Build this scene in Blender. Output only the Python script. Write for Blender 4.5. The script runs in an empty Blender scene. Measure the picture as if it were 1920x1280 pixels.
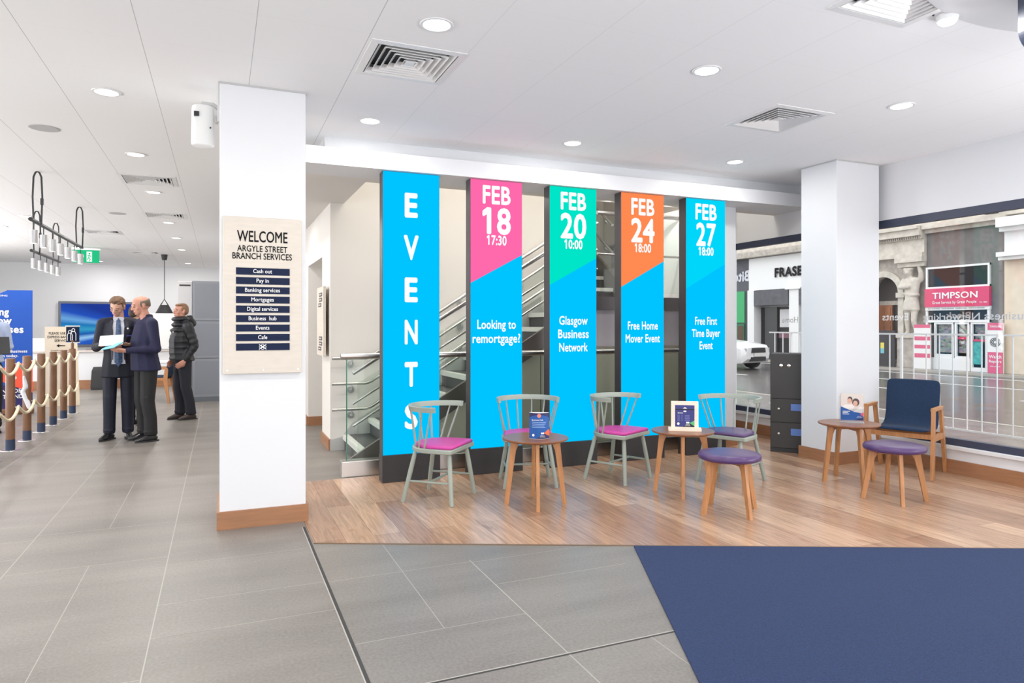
import bpy, bmesh, math, random
from mathutils import Vector, Matrix, Euler
random.seed(7)
S = bpy.context.scene
COL = S.collection
R = math.radians
PI = math.pi

# ------------------------------------------------------------------ camera, world, light, exposure
cam_d = bpy.data.cameras.new('camera')
cam_d.lens = 24.0
cam_d.sensor_width = 36.0
cam_d.shift_y = -0.0156
cam_d.clip_end = 200
cam = bpy.data.objects.new('camera', cam_d)
COL.objects.link(cam)
cam.location = (0, 0, 1.42)
cam.rotation_euler = (R(90), 0, R(-23.139))
S.camera = cam

w = bpy.data.worlds.new('overcast_sky')
S.world = w
w.use_nodes = True
bg = w.node_tree.nodes['Background']
bg.inputs[0].default_value = (0.95, 0.97, 1.0, 1)
bg.inputs[1].default_value = 2.0

S.view_settings.view_transform = 'Standard'
S.view_settings.look = 'None'
S.view_settings.exposure = 0.12
S.view_settings.gamma = 1.0
S.view_settings.use_curve_mapping = False
S.cycles.use_denoising = True
S.cycles.max_bounces = 10
S.cycles.diffuse_bounces = 6
S.cycles.glossy_bounces = 4
S.cycles.transparent_max_bounces = 16
S.cycles.sample_clamp_indirect = 4.0

CEIL = 3.115
DOWN_W = 12.0        # watts of each ceiling downlight
STAIR_W = 75.0
FRONT_W = 112.0
SIDE_W = 150.0
HALL_W = 900.0

def area_light(name, loc, rot, size, watts, size_y=None, color=(1, 1, 1), parent=None, shape=None):
    d = bpy.data.lights.new(name, 'AREA')
    d.energy = watts
    d.color = color
    d.size = size
    if size_y:
        d.shape = 'RECTANGLE'; d.size_y = size_y
    if shape: d.shape = shape
    o = bpy.data.objects.new(name, d)
    o.location = loc
    o.rotation_euler = rot
    COL.objects.link(o)
    if parent: o.parent = parent
    return o

# unseen area lights added in place of window daylight, tilted up to brighten the ceiling
area_light('front_daylight_fill', (0.5, -2.9, 1.55), (R(146), 0, 0), 9.0, 2.9 * FRONT_W, 2.6, (0.97, 0.98, 1.0))
area_light('side_daylight_fill', (6.38, 0.2, 0.95), (R(135), 0, R(90)), 3.4, SIDE_W, 1.3, (0.97, 0.98, 1.0))
area_light('hall_ceiling_fill', (-6.9, 10.5, 1.5), (R(138), 0, R(-90)), 14.0, HALL_W, 2.2, (1.0, 0.985, 0.97))  # no window in this wall; fill added for the hall ceiling
for x_ in (1.75, 2.9, 4.0, 4.8): area_light('soffit_fill', (x_, 6.585, 2.81), (R(14), 0, 0), .1, 7.0, color=(1, .96, .88), shape='DISK')  # added fill without fittings, brightens the panels under the stairs
area_light('stairwell_fill', (3.2, 7.3, 5.2), (0, 0, 0), 2.5, STAIR_W, 0.9, (1.0, 0.93, 0.82))  # unseen area light added to light the stair shaft

# ------------------------------------------------------------------ materials
MATS = {}
def mat(name, col, rough=0.5, metal=0.0, emit=None, spec=0.5, noise=0.0, nscale=20.0, bump=0.0, stretch=None, alpha=None):
    if name in MATS: return MATS[name]
    m = bpy.data.materials.new(name)
    m.use_nodes = True
    nt = m.node_tree
    b = nt.nodes['Principled BSDF']
    c = tuple(col) + (1,)
    b.inputs['Base Color'].default_value = c
    b.inputs['Roughness'].default_value = rough
    b.inputs['Metallic'].default_value = metal
    b.inputs['Specular IOR Level'].default_value = spec
    if emit:
        b.inputs['Emission Color'].default_value = tuple(emit[:3]) + (1,)
        b.inputs['Emission Strength'].default_value = emit[3]
    if noise or bump:
        tc = nt.nodes.new('ShaderNodeTexCoord')
        mp = nt.nodes.new('ShaderNodeMapping')
        if stretch: mp.inputs['Scale'].default_value = stretch
        nz = nt.nodes.new('ShaderNodeTexNoise')
        nz.inputs['Scale'].default_value = nscale
        nz.inputs['Detail'].default_value = 4
        nt.links.new(tc.outputs['Object'], mp.inputs[0])
        nt.links.new(mp.outputs[0], nz.inputs['Vector'])
        if noise:
            mx = nt.nodes.new('ShaderNodeMixRGB')
            mx.inputs[1].default_value = tuple(max(0, x * (1 - noise)) for x in col) + (1,)
            mx.inputs[2].default_value = tuple(min(1, x * (1 + noise)) for x in col) + (1,)
            cr = nt.nodes.new('ShaderNodeMapRange')
            cr.inputs[1].default_value = 0.3; cr.inputs[2].default_value = 0.7
            nt.links.new(nz.outputs['Fac'], cr.inputs[0])
            nt.links.new(cr.outputs[0], mx.inputs[0])
            nt.links.new(mx.outputs[0], b.inputs['Base Color'])
        if bump:
            bp = nt.nodes.new('ShaderNodeBump')
            bp.inputs['Strength'].default_value = bump
            bp.inputs['Distance'].default_value = 0.005
            nt.links.new(nz.outputs['Fac'], bp.inputs['Height'])
            nt.links.new(bp.outputs[0], b.inputs['Normal'])
    MATS[name] = m
    return m

def srgb(r, g, b):
    f = lambda v: (v / 255 / 12.92) if v / 255 <= 0.04045 else ((v / 255 + 0.055) / 1.055) ** 2.4
    return (f(r), f(g), f(b))

def screen(name, rgb, k=1.0):
    if name in MATS: return MATS[name]
    m = bpy.data.materials.new(name)
    m.use_nodes = True
    nt = m.node_tree
    nt.nodes.clear()
    out = nt.nodes.new('ShaderNodeOutputMaterial')
    e = nt.nodes.new('ShaderNodeEmission')
    e.inputs[0].default_value = srgb(*rgb) + (1,)
    e.inputs[1].default_value = k * 0.92               # offsets the view exposure
    nt.links.new(e.outputs[0], out.inputs[0])
    MATS[name] = m
    return m

def glass(name, tint=(1, 1, 1), ior=1.40, rough=0.0):
    m = bpy.data.materials.new(name)
    m.use_nodes = True
    nt = m.node_tree
    nt.nodes.clear()
    out = nt.nodes.new('ShaderNodeOutputMaterial')
    mx = nt.nodes.new('ShaderNodeMixShader')
    tr = nt.nodes.new('ShaderNodeBsdfTransparent')
    gl = nt.nodes.new('ShaderNodeBsdfGlossy')
    fr = nt.nodes.new('ShaderNodeFresnel')
    ge = nt.nodes.new('ShaderNodeNewGeometry')
    mr = nt.nodes.new('ShaderNodeMapRange')                    # the thin pane does not bend light, so both faces use the outside ratio
    mr.inputs[3].default_value = ior; mr.inputs[4].default_value = 1 / ior
    nt.links.new(ge.outputs['Backfacing'], mr.inputs[0]); nt.links.new(mr.outputs[0], fr.inputs[0])
    tr.inputs[0].default_value = tint + (1,)
    gl.inputs['Roughness'].default_value = rough
    nt.links.new(fr.outputs[0], mx.inputs[0])
    nt.links.new(tr.outputs[0], mx.inputs[1])
    nt.links.new(gl.outputs[0], mx.inputs[2])
    nt.links.new(mx.outputs[0], out.inputs[0])
    MATS[name] = m
    return m

WALL = mat('white_paint', (0.735, 0.745, 0.765), 0.55)
WALLW = mat('warm_paint', (0.74, 0.715, 0.68), 0.6)
OAK = mat('oak', srgb(180, 126, 80), 0.42, noise=0.18, nscale=9, stretch=(6, 6, 0.7))
OAKD = mat('walnut_top', srgb(134, 86, 58), 0.28, noise=0.2, nscale=7, stretch=(1, 9, 1))
SKIRT = mat('skirting_oak', srgb(158, 112, 80), 0.4, noise=0.12, nscale=5, stretch=(1, 1, 12))
SAGE = mat('sage_paint', srgb(152, 160, 150), 0.38)
PINK = mat('magenta_leather', srgb(196, 62, 150), 0.36, noise=0.05, nscale=30)
PURP = mat('purple_leather', srgb(78, 52, 100), 0.33, noise=0.05, nscale=30)
NAVYF = mat('navy_wool', srgb(22, 46, 76), 0.9, noise=0.3, nscale=160, bump=0.3)
BLACK = mat('black_metal', (0.022, 0.023, 0.026), 0.35)
BLACKM = mat('black_matt', (0.03, 0.031, 0.034), 0.6)
STEEL = mat('brushed_steel', (0.62, 0.61, 0.60), 0.3, metal=1.0)
CHROME = mat('polished_steel', (0.75, 0.75, 0.76), 0.12, metal=1.0)
WHITEP = mat('white_plastic', (0.8, 0.8, 0.8), 0.35)
CREAM = mat('cream_board', srgb(212, 203, 191), 0.6, noise=0.04, nscale=8, stretch=(1, 1, 6))
NAVY = mat('navy_print', srgb(20, 32, 62), 0.6, spec=.2)
INK = mat('black_ink', (0.01, 0.01, 0.012), 0.7, spec=.15)
WHITEI = mat('white_ink', (0.85, 0.85, 0.85), 0.6)
GLASSW = glass('window_glass', (0.985, 0.99, 0.99))
GLASSB = glass('balustrade_glass', (0.94, 0.975, 0.955))
ACRYL = glass('clear_acrylic', (0.95, 0.96, 0.97))
GLEDGE = mat('glass_edge', (0.03, 0.22, 0.15), 0.1)
FRAME = mat('window_frame_navy', srgb(58, 64, 84), 0.4)
GREYP = mat('grey_panel', srgb(128, 132, 140), 0.5)
CEILM = None

def floor_tile_mat():
    m = mat('stone_tile', srgb(158, 153, 147), 0.42)
    nt = m.node_tree; b = nt.nodes['Principled BSDF']
    tc = nt.nodes.new('ShaderNodeTexCoord')
    n1 = nt.nodes.new('ShaderNodeTexNoise'); n1.inputs['Scale'].default_value = 1.6; n1.inputs['Detail'].default_value = 6
    n2 = nt.nodes.new('ShaderNodeTexNoise'); n2.inputs['Scale'].default_value = 70; n2.inputs['Detail'].default_value = 5
    mp = nt.nodes.new('ShaderNodeMapping'); mp.inputs['Scale'].default_value = (0.5, 2.2, 1)
    nt.links.new(tc.outputs['Object'], mp.inputs[0])
    nt.links.new(mp.outputs[0], n1.inputs['Vector']); nt.links.new(tc.outputs['Object'], n2.inputs['Vector'])
    ad = nt.nodes.new('ShaderNodeMath'); ad.operation = 'ADD'
    nt.links.new(n1.outputs['Fac'], ad.inputs[0]); nt.links.new(n2.outputs['Fac'], ad.inputs[1])
    mr = nt.nodes.new('ShaderNodeMapRange'); mr.inputs[1].default_value = 0.6; mr.inputs[2].default_value = 1.4
    nt.links.new(ad.outputs[0], mr.inputs[0])
    mx = nt.nodes.new('ShaderNodeMixRGB')
    mx.inputs[1].default_value = srgb(106, 101, 96) + (1,); mx.inputs[2].default_value = srgb(141, 135, 129) + (1,)
    nt.links.new(mr.outputs[0], mx.inputs[0]); nt.links.new(mx.outputs[0], b.inputs['Base Color'])
    bp = nt.nodes.new('ShaderNodeBump'); bp.inputs['Strength'].default_value = 0.15; bp.inputs['Distance'].default_value = 0.002
    nt.links.new(n2.outputs['Fac'], bp.inputs['Height']); nt.links.new(bp.outputs[0], b.inputs['Normal'])
    return m

def plank_mat():
    m = mat('oak_planks', srgb(190, 146, 106), 0.27)
    nt = m.node_tree; b = nt.nodes['Principled BSDF']
    tc = nt.nodes.new('ShaderNodeTexCoord')
    mp = nt.nodes.new('ShaderNodeMapping'); mp.inputs['Rotation'].default_value = (0, 0, R(90))
    nt.links.new(tc.outputs['Object'], mp.inputs[0])
    br = nt.nodes.new('ShaderNodeTexBrick')
    br.inputs['Scale'].default_value = 1.0; br.inputs['Brick Width'].default_value = 2.3
    br.inputs['Row Height'].default_value = 0.19; br.inputs['Mortar Size'].default_value = 0.0014
    br.inputs['Mortar Smooth'].default_value = 0.3
    br.offset = 0.37; br.inputs['Bias'].default_value = 0.0
    br.inputs['Color1'].default_value = srgb(156, 117, 92) + (1,)
    br.inputs['Color2'].default_value = srgb(198, 162, 133) + (1,)
    br.inputs['Mortar'].default_value = srgb(126, 93, 69) + (1,)
    nt.links.new(mp.outputs[0], br.inputs['Vector'])
    mg = nt.nodes.new('ShaderNodeMapping'); mg.inputs['Scale'].default_value = (16, 1.1, 1)
    nt.links.new(tc.outputs['Object'], mg.inputs[0])
    ng = nt.nodes.new('ShaderNodeTexNoise'); ng.inputs['Scale'].default_value = 2.2; ng.inputs['Detail'].default_value = 8
    ng.inputs['Distortion'].default_value = 1.2
    nt.links.new(mg.outputs[0], ng.inputs['Vector'])
    nk = nt.nodes.new('ShaderNodeTexNoise'); nk.inputs['Scale'].default_value = 3.0; nk.inputs['Detail'].default_value = 3
    mk = nt.nodes.new('ShaderNodeMapping'); mk.inputs['Scale'].default_value = (2.2, 1, 1)
    nt.links.new(tc.outputs['Object'], mk.inputs[0]); nt.links.new(mk.outputs[0], nk.inputs['Vector'])
    rk = nt.nodes.new('ShaderNodeMapRange'); rk.inputs[1].default_value = 0.62; rk.inputs[2].default_value = 0.75
    rk.inputs[3].default_value = 0.0; rk.inputs[4].default_value = 0.65
    nt.links.new(nk.outputs['Fac'], rk.inputs[0])
    rg = nt.nodes.new('ShaderNodeMapRange'); rg.inputs[1].default_value = 0.35; rg.inputs[2].default_value = 0.7
    rg.inputs[3].default_value = 0.74; rg.inputs[4].default_value = 1.12
    nt.links.new(ng.outputs['Fac'], rg.inputs[0])
    mul = nt.nodes.new('ShaderNodeMixRGB'); mul.blend_type = 'MULTIPLY'; mul.inputs[0].default_value = 1
    nt.links.new(br.outputs['Color'], mul.inputs[1]); nt.links.new(rg.outputs[0], mul.inputs[2])
    dk = nt.nodes.new('ShaderNodeMixRGB'); dk.inputs[2].default_value = srgb(128, 88, 60) + (1,)
    nt.links.new(rk.outputs[0], dk.inputs[0]); nt.links.new(mul.outputs[0], dk.inputs[1])
    nt.links.new(dk.outputs[0], b.inputs['Base Color'])
    bp = nt.nodes.new('ShaderNodeBump'); bp.inputs['Strength'].default_value = 0.12; bp.inputs['Distance'].default_value = 0.003
    nt.links.new(ng.outputs['Fac'], bp.inputs['Height']); nt.links.new(bp.outputs[0], b.inputs['Normal'])
    return m

def ceiling_mat():
    m = mat('ceiling_panels', (0.9, 0.9, 0.905), 0.7)
    nt = m.node_tree; b = nt.nodes['Principled BSDF']
    tc = nt.nodes.new('ShaderNodeTexCoord'); sp = nt.nodes.new('ShaderNodeSeparateXYZ')
    nt.links.new(tc.outputs['Object'], sp.inputs[0])
    def line(sock, x0, p, width):
        a = nt.nodes.new('ShaderNodeMath'); a.operation = 'ADD'; a.inputs[1].default_value = -x0 + p * 100
        nt.links.new(sock, a.inputs[0])
        d = nt.nodes.new('ShaderNodeMath'); d.operation = 'MODULO'; d.inputs[1].default_value = p
        nt.links.new(a.outputs[0], d.inputs[0])
        l = nt.nodes.new('ShaderNodeMath'); l.operation = 'LESS_THAN'; l.inputs[1].default_value = width
        nt.links.new(d.outputs[0], l.inputs[0])
        return l.outputs[0]
    lx = line(sp.outputs[0], 0.184, 0.617, 0.004)
    ly = line(sp.outputs[1], 2.735, 0.617, 0.003)
    m1 = nt.nodes.new('ShaderNodeMixRGB'); m1.inputs[1].default_value = (0.9, 0.9, 0.905, 1); m1.inputs[2].default_value = (0.84, 0.84, 0.85, 1)
    nt.links.new(ly, m1.inputs[0])
    m2 = nt.nodes.new('ShaderNodeMixRGB'); m2.inputs[2].default_value = (0.5, 0.5, 0.51, 1)
    lf = nt.nodes.new('ShaderNodeMapRange'); lf.inputs[1].default_value = 0.9; lf.inputs[2].default_value = 1.1; lf.inputs[3].default_value = 1; lf.inputs[4].default_value = .3  # joints painted fainter towards the right, imitating the light direction
    lm = nt.nodes.new('ShaderNodeMath'); lm.operation = 'MULTIPLY'
    nt.links.new(sp.outputs[0], lf.inputs[0]); nt.links.new(lf.outputs[0], lm.inputs[0]); nt.links.new(lx, lm.inputs[1])
    nt.links.new(lm.outputs[0], m2.inputs[0]); nt.links.new(m1.outputs[0], m2.inputs[1])
    nt.links.new(m2.outputs[0], b.inputs['Base Color'])
    return m

# ------------------------------------------------------------------ mesh helpers
class MB:
    def __init__(s):
        s.bm = bmesh.new(); s.mi = 0
    def _t(s, n):
        s.bm.faces.ensure_lookup_table()
        for f in s.bm.faces[n:]: f.material_index = s.mi
    def box(s, x0, y0, z0, x1, y1, z1, M=None):
        n = len(s.bm.faces)
        x0, x1 = sorted((x0, x1)); y0, y1 = sorted((y0, y1)); z0, z1 = sorted((z0, z1))
        v = [s.bm.verts.new(M @ Vector(p) if M else p) for p in ((x0,y0,z0),(x1,y0,z0),(x1,y1,z0),(x0,y1,z0),(x0,y0,z1),(x1,y0,z1),(x1,y1,z1),(x0,y1,z1))]
        for q in ((3,2,1,0),(4,5,6,7),(0,1,5,4),(1,2,6,5),(2,3,7,6),(3,0,4,7)): s.bm.faces.new([v[i] for i in q])
        s._t(n); return s
    def rbox(s, x0, y0, z0, x1, y1, z1, r=0.005, seg=2, M=None):
        b = bmesh.new()
        t = MB(); t.bm.free(); t.bm = b
        t.box(x0, y0, z0, x1, y1, z1)
        bmesh.ops.bevel(b, geom=list(b.edges), offset=r, segments=seg, affect='EDGES', profile=0.5)
        s.merge(b, M); b.free(); return s
    def merge(s, b, M=None):
        n = len(s.bm.faces)
        mp = {}
        for v in b.verts: mp[v] = s.bm.verts.new(M @ v.co if M else v.co)
        for f in b.faces:
            try: s.bm.faces.new([mp[v] for v in f.verts])
            except ValueError: pass
        s._t(n)
    def bar(s, p0, p1, w, h, up=(0, 0, 1)):
        p0 = Vector(p0); p1 = Vector(p1); d = (p1 - p0).normalized(); up = Vector(up)
        x = d.cross(up)
        if x.length < 1e-4: x = d.cross(Vector((1, 0, 0)))
        x.normalize(); u = x.cross(d).normalized()
        return s.loft([[p + x * a * w / 2 + u * b * h / 2 for a, b in ((-1,-1),(1,-1),(1,1),(-1,1))] for p in (p0, p1)])
    def loft(s, rings, caps=True, closed=False):
        n = len(s.bm.faces)
        vs = [[s.bm.verts.new(p) for p in r] for r in rings]
        k = len(vs[0])
        pairs = list(zip(vs, vs[1:])) + ([(vs[-1], vs[0])] if closed else [])
        for a, b in pairs:
            for i in range(k):
                j = (i + 1) % k
                s.bm.faces.new((a[i], a[j], b[j], b[i]))
        if caps and not closed:
            s.bm.faces.new(vs[0][::-1]); s.bm.faces.new(vs[-1])
        s._t(n); return s
    def cone(s, p0, p1, r0, r1=None, seg=14):
        r1 = r0 if r1 is None else r1
        p0 = Vector(p0); p1 = Vector(p1); d = (p1 - p0).normalized()
        x = d.orthogonal().normalized(); y = d.cross(x)
        return s.loft([[p + (x * math.cos(2*PI*i/seg) + y * math.sin(2*PI*i/seg)) * r for i in range(seg)] for p, r in ((p0, r0), (p1, r1))])
    def tube(s, pts, r, seg=10, closed=False):
        pts = [Vector(p) for p in pts]; rings = []; prev = None
        for i, p in enumerate(pts):
            if closed: d = pts[(i+1) % len(pts)] - pts[i-1]
            else: d = pts[min(i+1, len(pts)-1)] - pts[max(i-1, 0)]
            d.normalize()
            x = d.orthogonal() if prev is None else prev - d * prev.dot(d)
            x.normalize(); prev = x; y = d.cross(x)
            rr = r[i] if isinstance(r, (list, tuple)) else r
            rings.append([p + (x * math.cos(2*PI*k/seg) + y * math.sin(2*PI*k/seg)) * rr for k in range(seg)])
        return s.loft(rings, closed=closed)
    def lathe(s, prof, c=(0, 0, 0), seg=32):
        n = len(s.bm.faces)
        c = Vector(c); rings = []
        for r, z in prof:
            rings.append([c + Vector((r * math.cos(2*PI*i/seg), r * math.sin(2*PI*i/seg), z)) for i in range(seg)])
        return s.loft(rings)
    def prism(s, poly, a, b, axis='z'):
        f = {'z': lambda p, t: (p[0], p[1], t), 'y': lambda p, t: (p[0], t, p[1]), 'x': lambda p, t: (t, p[0], p[1])}[axis]
        return s.loft([[f(p, t) for p in poly] for t in (a, b)])
    def face(s, pts):
        n = len(s.bm.faces)
        s.bm.faces.new([s.bm.verts.new(p) for p in pts]); s._t(n); return s
    def ball(s, c, r, seg=12, M=None):
        n = len(s.bm.faces)
        r = r if isinstance(r, (tuple, list)) else (r, r, r)
        m = Matrix.Translation(c) @ (M if M else Matrix()) @ Matrix.Diagonal((*r, 1))
        bmesh.ops.create_uvsphere(s.bm, u_segments=seg, v_segments=max(6, seg * 2 // 3), radius=1, matrix=m)
        s._t(n); return s
    def build(s, name, m, parent=None, loc=None, rotz=0, smooth=False, sharp=40):
        bm = s.bm
        bmesh.ops.recalc_face_normals(bm, faces=list(bm.faces))
        me = bpy.data.meshes.new(name)
        bm.to_mesh(me); bm.free()
        for q in (m if isinstance(m, (list, tuple)) else [m]): me.materials.append(q)
        if smooth:
            for p in me.polygons: p.use_smooth = True
            me.set_sharp_from_angle(angle=R(sharp))
        o = bpy.data.objects.new(name, me); COL.objects.link(o)
        if parent: o.parent = parent
        if loc: o.location = loc
        if rotz: o.rotation_euler = (0, 0, rotz)
        return o

def tag(o, label, cat, group=None, kind=None):
    o['label'] = label; o['category'] = cat
    if group: o['group'] = group
    if kind: o['kind'] = kind
    return o
def thing(name, label, cat, loc=(0, 0, 0), rotz=0, group=None):
    o = bpy.data.objects.new(name, None); COL.objects.link(o)
    o.empty_display_size = 0.05
    o.location = loc; o.rotation_euler = (0, 0, rotz)
    return tag(o, label, cat, group)
def struct(o):
    o['kind'] = 'structure'; return o
def dup(root, loc, rotz, label, group=None):
    r = root.copy(); COL.objects.link(r); r.location = loc; r.rotation_euler = (0, 0, rotz); r['label'] = label
    if group: r['group'] = group
    for ch in list(root.children):
        c = ch.copy(); COL.objects.link(c); c.parent = r
        for g in list(ch.children):
            d = g.copy(); COL.objects.link(d); d.parent = c
    return r

def text(body, m, parent, loc, rot, height=None, width=None, bold=0.0, align='CENTER', depth=0.001, name='lettering', mirror=False):
    """Lettering fitted to a cap height and (optionally) an overall width; origin on the base line."""
    cu = bpy.data.curves.new(name, 'FONT')
    cu.body = body; cu.size = 1.0; cu.align_x = 'CENTER'; cu.space_character = 1 + 1.6 * bold; cu.resolution_u = 3
    o = bpy.data.objects.new(name, cu); COL.objects.link(o)
    bpy.context.view_layer.update()
    me = bpy.data.meshes.new_from_object(o.evaluated_get(bpy.context.evaluated_depsgraph_get()))
    bpy.data.objects.remove(o)
    tb = bmesh.new(); tb.from_mesh(me)
    if body[0] == '1':                                   # give the figure 1 its flag
        x0 = min(v.co.x for v in tb.verts); y1 = max(v.co.y for v in tb.verts)
        tb.faces.new([tb.verts.new((x0 + a, y1 + b, 0)) for a, b in ((0, 0), (-.15, -.10), (-.15, -.21), (0, -.13))])
    if bold:                                             # heavier weight: the outline spread evenly in eight directions
        tb.verts.index_update()
        base = [v.co.copy() for v in tb.verts]; fs_ = [[v.index for v in f.verts] for f in tb.faces]
        for k_ in range(8):
            a_ = k_ * PI / 4
            nv = [tb.verts.new(c_ + Vector((math.cos(a_) * bold, math.sin(a_) * bold, -(k_ + 1) * .0001))) for c_ in base]
            for f_ in fs_: tb.faces.new([nv[i] for i in f_])
    tb.to_mesh(me); tb.free()
    xs = [v.co.x for v in me.vertices]; ys = [v.co.y for v in me.vertices]
    ch = 0.682 + 2 * bold
    if not any(c.isalnum() for c in body): ch = max(ys) - min(ys)
    k = height / ch
    kx = k if width is None else width / (max(xs) - min(xs))
    cx = {'CENTER': (max(xs) + min(xs)) / 2, 'LEFT': min(xs), 'RIGHT': max(xs)}[align]
    for v in me.vertices:
        v.co = ((v.co.x - cx) * kx * (-1 if mirror else 1), (v.co.y) * k, depth + v.co.z)
    me.materials.clear(); me.materials.append(m)
    t = bpy.data.objects.new(name, me); COL.objects.link(t)
    t.parent = parent; t.location = loc; t.rotation_euler = rot
    return t
FACE_F = (R(90), 0, 0)          # reads from -Y
FACE_W = (R(90), 0, R(-90))     # reads from -X
FACE_E = (R(90), 0, R(90))      # reads from +X
FACE_L = (R(90), 0, R(-90))

def remesh(prims, voxel=0.012, smooth=4, deform=None):
    """prims: list of hulls; a hull is a list of (centre, radii) ellipsoids.  Returns one continuous mesh."""
    bm = bmesh.new()
    for hull in prims:
        b = bmesh.new()
        for c, r in hull:
            r = r if isinstance(r, (tuple, list)) else (r, r, r)
            bmesh.ops.create_icosphere(b, subdivisions=2, radius=1, matrix=Matrix.Translation(c) @ Matrix.Diagonal((*r, 1)))
        if len(hull) > 1:
            res = bmesh.ops.convex_hull(b, input=list(b.verts))
            dead = [g for g in res['geom_interior'] if isinstance(g, bmesh.types.BMVert)]
            bmesh.ops.delete(b, geom=dead, context='VERTS')
            loose = [v for v in b.verts if not v.link_faces]
            bmesh.ops.delete(b, geom=loose, context='VERTS')
        mp = {}
        for v in b.verts: mp[v] = bm.verts.new(v.co)
        for f in b.faces: bm.faces.new([mp[v] for v in f.verts])
        b.free()
    me = bpy.data.meshes.new('tmp'); bm.to_mesh(me); bm.free()
    o = bpy.data.objects.new('tmp', me); COL.objects.link(o)
    md = o.modifiers.new('r', 'REMESH'); md.mode = 'VOXEL'; md.voxel_size = voxel; md.adaptivity = 0
    if smooth:
        sm = o.modifiers.new('s', 'SMOOTH'); sm.factor = 0.5; sm.iterations = smooth
    bpy.context.view_layer.update()
    out = bpy.data.meshes.new_from_object(o.evaluated_get(bpy.context.evaluated_depsgraph_get()))
    bpy.data.objects.remove(o); bpy.data.meshes.remove(me)
    for p in out.polygons: p.use_smooth = True
    return out
def put(name, me, m, parent):
    me.name = name
    me.materials.clear(); me.materials.append(m)
    o = bpy.data.objects.new(name, me); COL.objects.link(o); o.parent = parent
    return o

# ------------------------------------------------------------------ the room
X0, X1, Y0, Y1 = -7.0, 6.47, -3.0, 22.0
struct(MB().box(X0, Y0, -0.08, X1, Y1, 0.0).build('floor', floor_tile_mat()))
# tile joints
GROUT = mat('grout_light', srgb(172, 167, 160), 0.8)
JOINTD = mat('movement_joint', (0.035, 0.034, 0.033), 0.6)
g = MB()
def wood_edge_y(x): return 4.62 - 0.455 * (x - 0.52)
def ln(x0, y0, x1, y1, wd=0.0045):
    if x0 == x1: g.face([(x0 - wd/2, y0, 0.0006), (x0 + wd/2, y0, 0.0006), (x0 + wd/2, y1, 0.0006), (x0 - wd/2, y1, 0.0006)])
    else: g.face([(x0, y0 - wd/2, 0.0006), (x1, y0 - wd/2, 0.0006), (x1, y0 + wd/2, 0.0006), (x0, y0 + wd/2, 0.0006)])
rs = random.Random(3)
near = {0: ([2.25, 3.49, 3.89, 4.52, 5.4, 6.2], []), -1: ([2.3, 3.1, 4.69, 5.5, 7.0], [(3.1, 4.69), (5.5, 7.0)]),
        1: ([2.2, 3.07, 3.875], [(3.07, 4.6)]), 2: ([1.9, 2.62, 3.48, 3.86], [(1.9, 2.62)])}
for k in range(-8, 3):
    xa = -0.293 + 0.84 * k
    top = 22.0 if k < 1 else (4.62 if k == 1 else 3.9)
    if k != 1: ln(xa, -1.0, xa, top, 0.0055)
    if k in near:
        ys, halves = near[k]
    else:
        ys, halves = [1.7 + rs.random()], []
        while ys[-1] < 7.2: ys.append(ys[-1] + rs.choice((0.4, 0.8, 0.8, 1.2)))
    y = ys[-1]
    if k < 1:
        while y < 21:
            y2 = y + rs.choice((0.8, 0.8, 1.2)); ys = ys + [y2]
            if rs.random() < 0.3: halves = halves + [(y, y2)]
            y = y2
    if k in near or k < 1:
        for y in ys:
            if y < top: ln(xa, y, xa + 0.84, y, 0.004)
        for a, b in halves: ln(xa + 0.42, a, xa + 0.42, min(b, top), 0.004)
gr = g.build('grout', GROUT); struct(gr)
g = MB()
g.mi = 0
g.box(0.534, -1, -0.01, 0.550, 5.0, 0.0012); g.box(0.55, 2.612, -0.01, 6.4, 2.622, 0.0012)
g.mi = 1
g.box(0.528, -1, -0.01, 0.534, 5.0, 0.0014); g.box(0.55, 2.622, -0.01, 6.4, 2.629, 0.0014)
struct(g.build('trim_1', [JOINTD, GROUT]))

# oak floor: a polygon bounded by the tile edge, the balustrade and the window wall
wf = MB(); wf.prism([(0.56, wood_edge_y(0.56)), (6.47, wood_edge_y(6.47)), (6.47, 6.46), (6.47, 8.1), (5.3, 8.1), (5.3, 6.46), (0.56, 6.43)], -0.02, 0.004)
struct(wf.build('floor_oak', plank_mat()))
struct(MB().bar((0.56, wood_edge_y(0.56) - .004, 0.002), (6.47, wood_edge_y(6.47) - .004, 0.002), 0.012, 0.006).build('trim_2', mat('threshold', srgb(120, 96, 74), 0.4)))

# navy entrance carpet, laid square to the oak edge
e = Vector((0.910, -0.414, 0)); n_ = Vector((-0.414, -0.910, 0))
A = Vector((2.44, 3.72, 0))
CARP = mat('carpet_navy', srgb(31, 49, 86), 0.95, noise=0.32, nscale=170, bump=0.6)
cm = MB(); q = [A, A + e * 4.3, A + e * 4.3 + n_ * 4.2, A + n_ * 4.2]
cm.loft([[(p.x, p.y, z) for p in q] for z in (-0.01, 0.008)])
co = cm.build('entrance_carpet', CARP)
tag(co, 'navy blue cut-pile entrance carpet set into the floor at lower right', 'carpet')

# ceiling (the stairwell stays open above)
CM = ceiling_mat()
c = MB()
c.box(X0, Y0, CEIL, X1, 6.3, CEIL + 0.06); c.box(X0, 6.3, CEIL, 0.86, Y1, CEIL + 0.06)
struct(c.build('ceiling', CM))

# walls
struct(MB().box(X0, Y1, 0, 1.15, Y1 + 0.2, 3.2).build('wall_back', WALL))
lw = MB(); lw.box(X0 - 0.2, 3.0, 0, X0, Y1, 3.2)
struct(lw.build('wall_left', WALL))
# unseen wall behind the camera, shaped so that light enters only below it
fw = MB(); fw.box(X0, Y0 - .2, 1.5, X1, Y0, 3.2)
struct(fw.build('wall_front_baffle', WALL))
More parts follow.
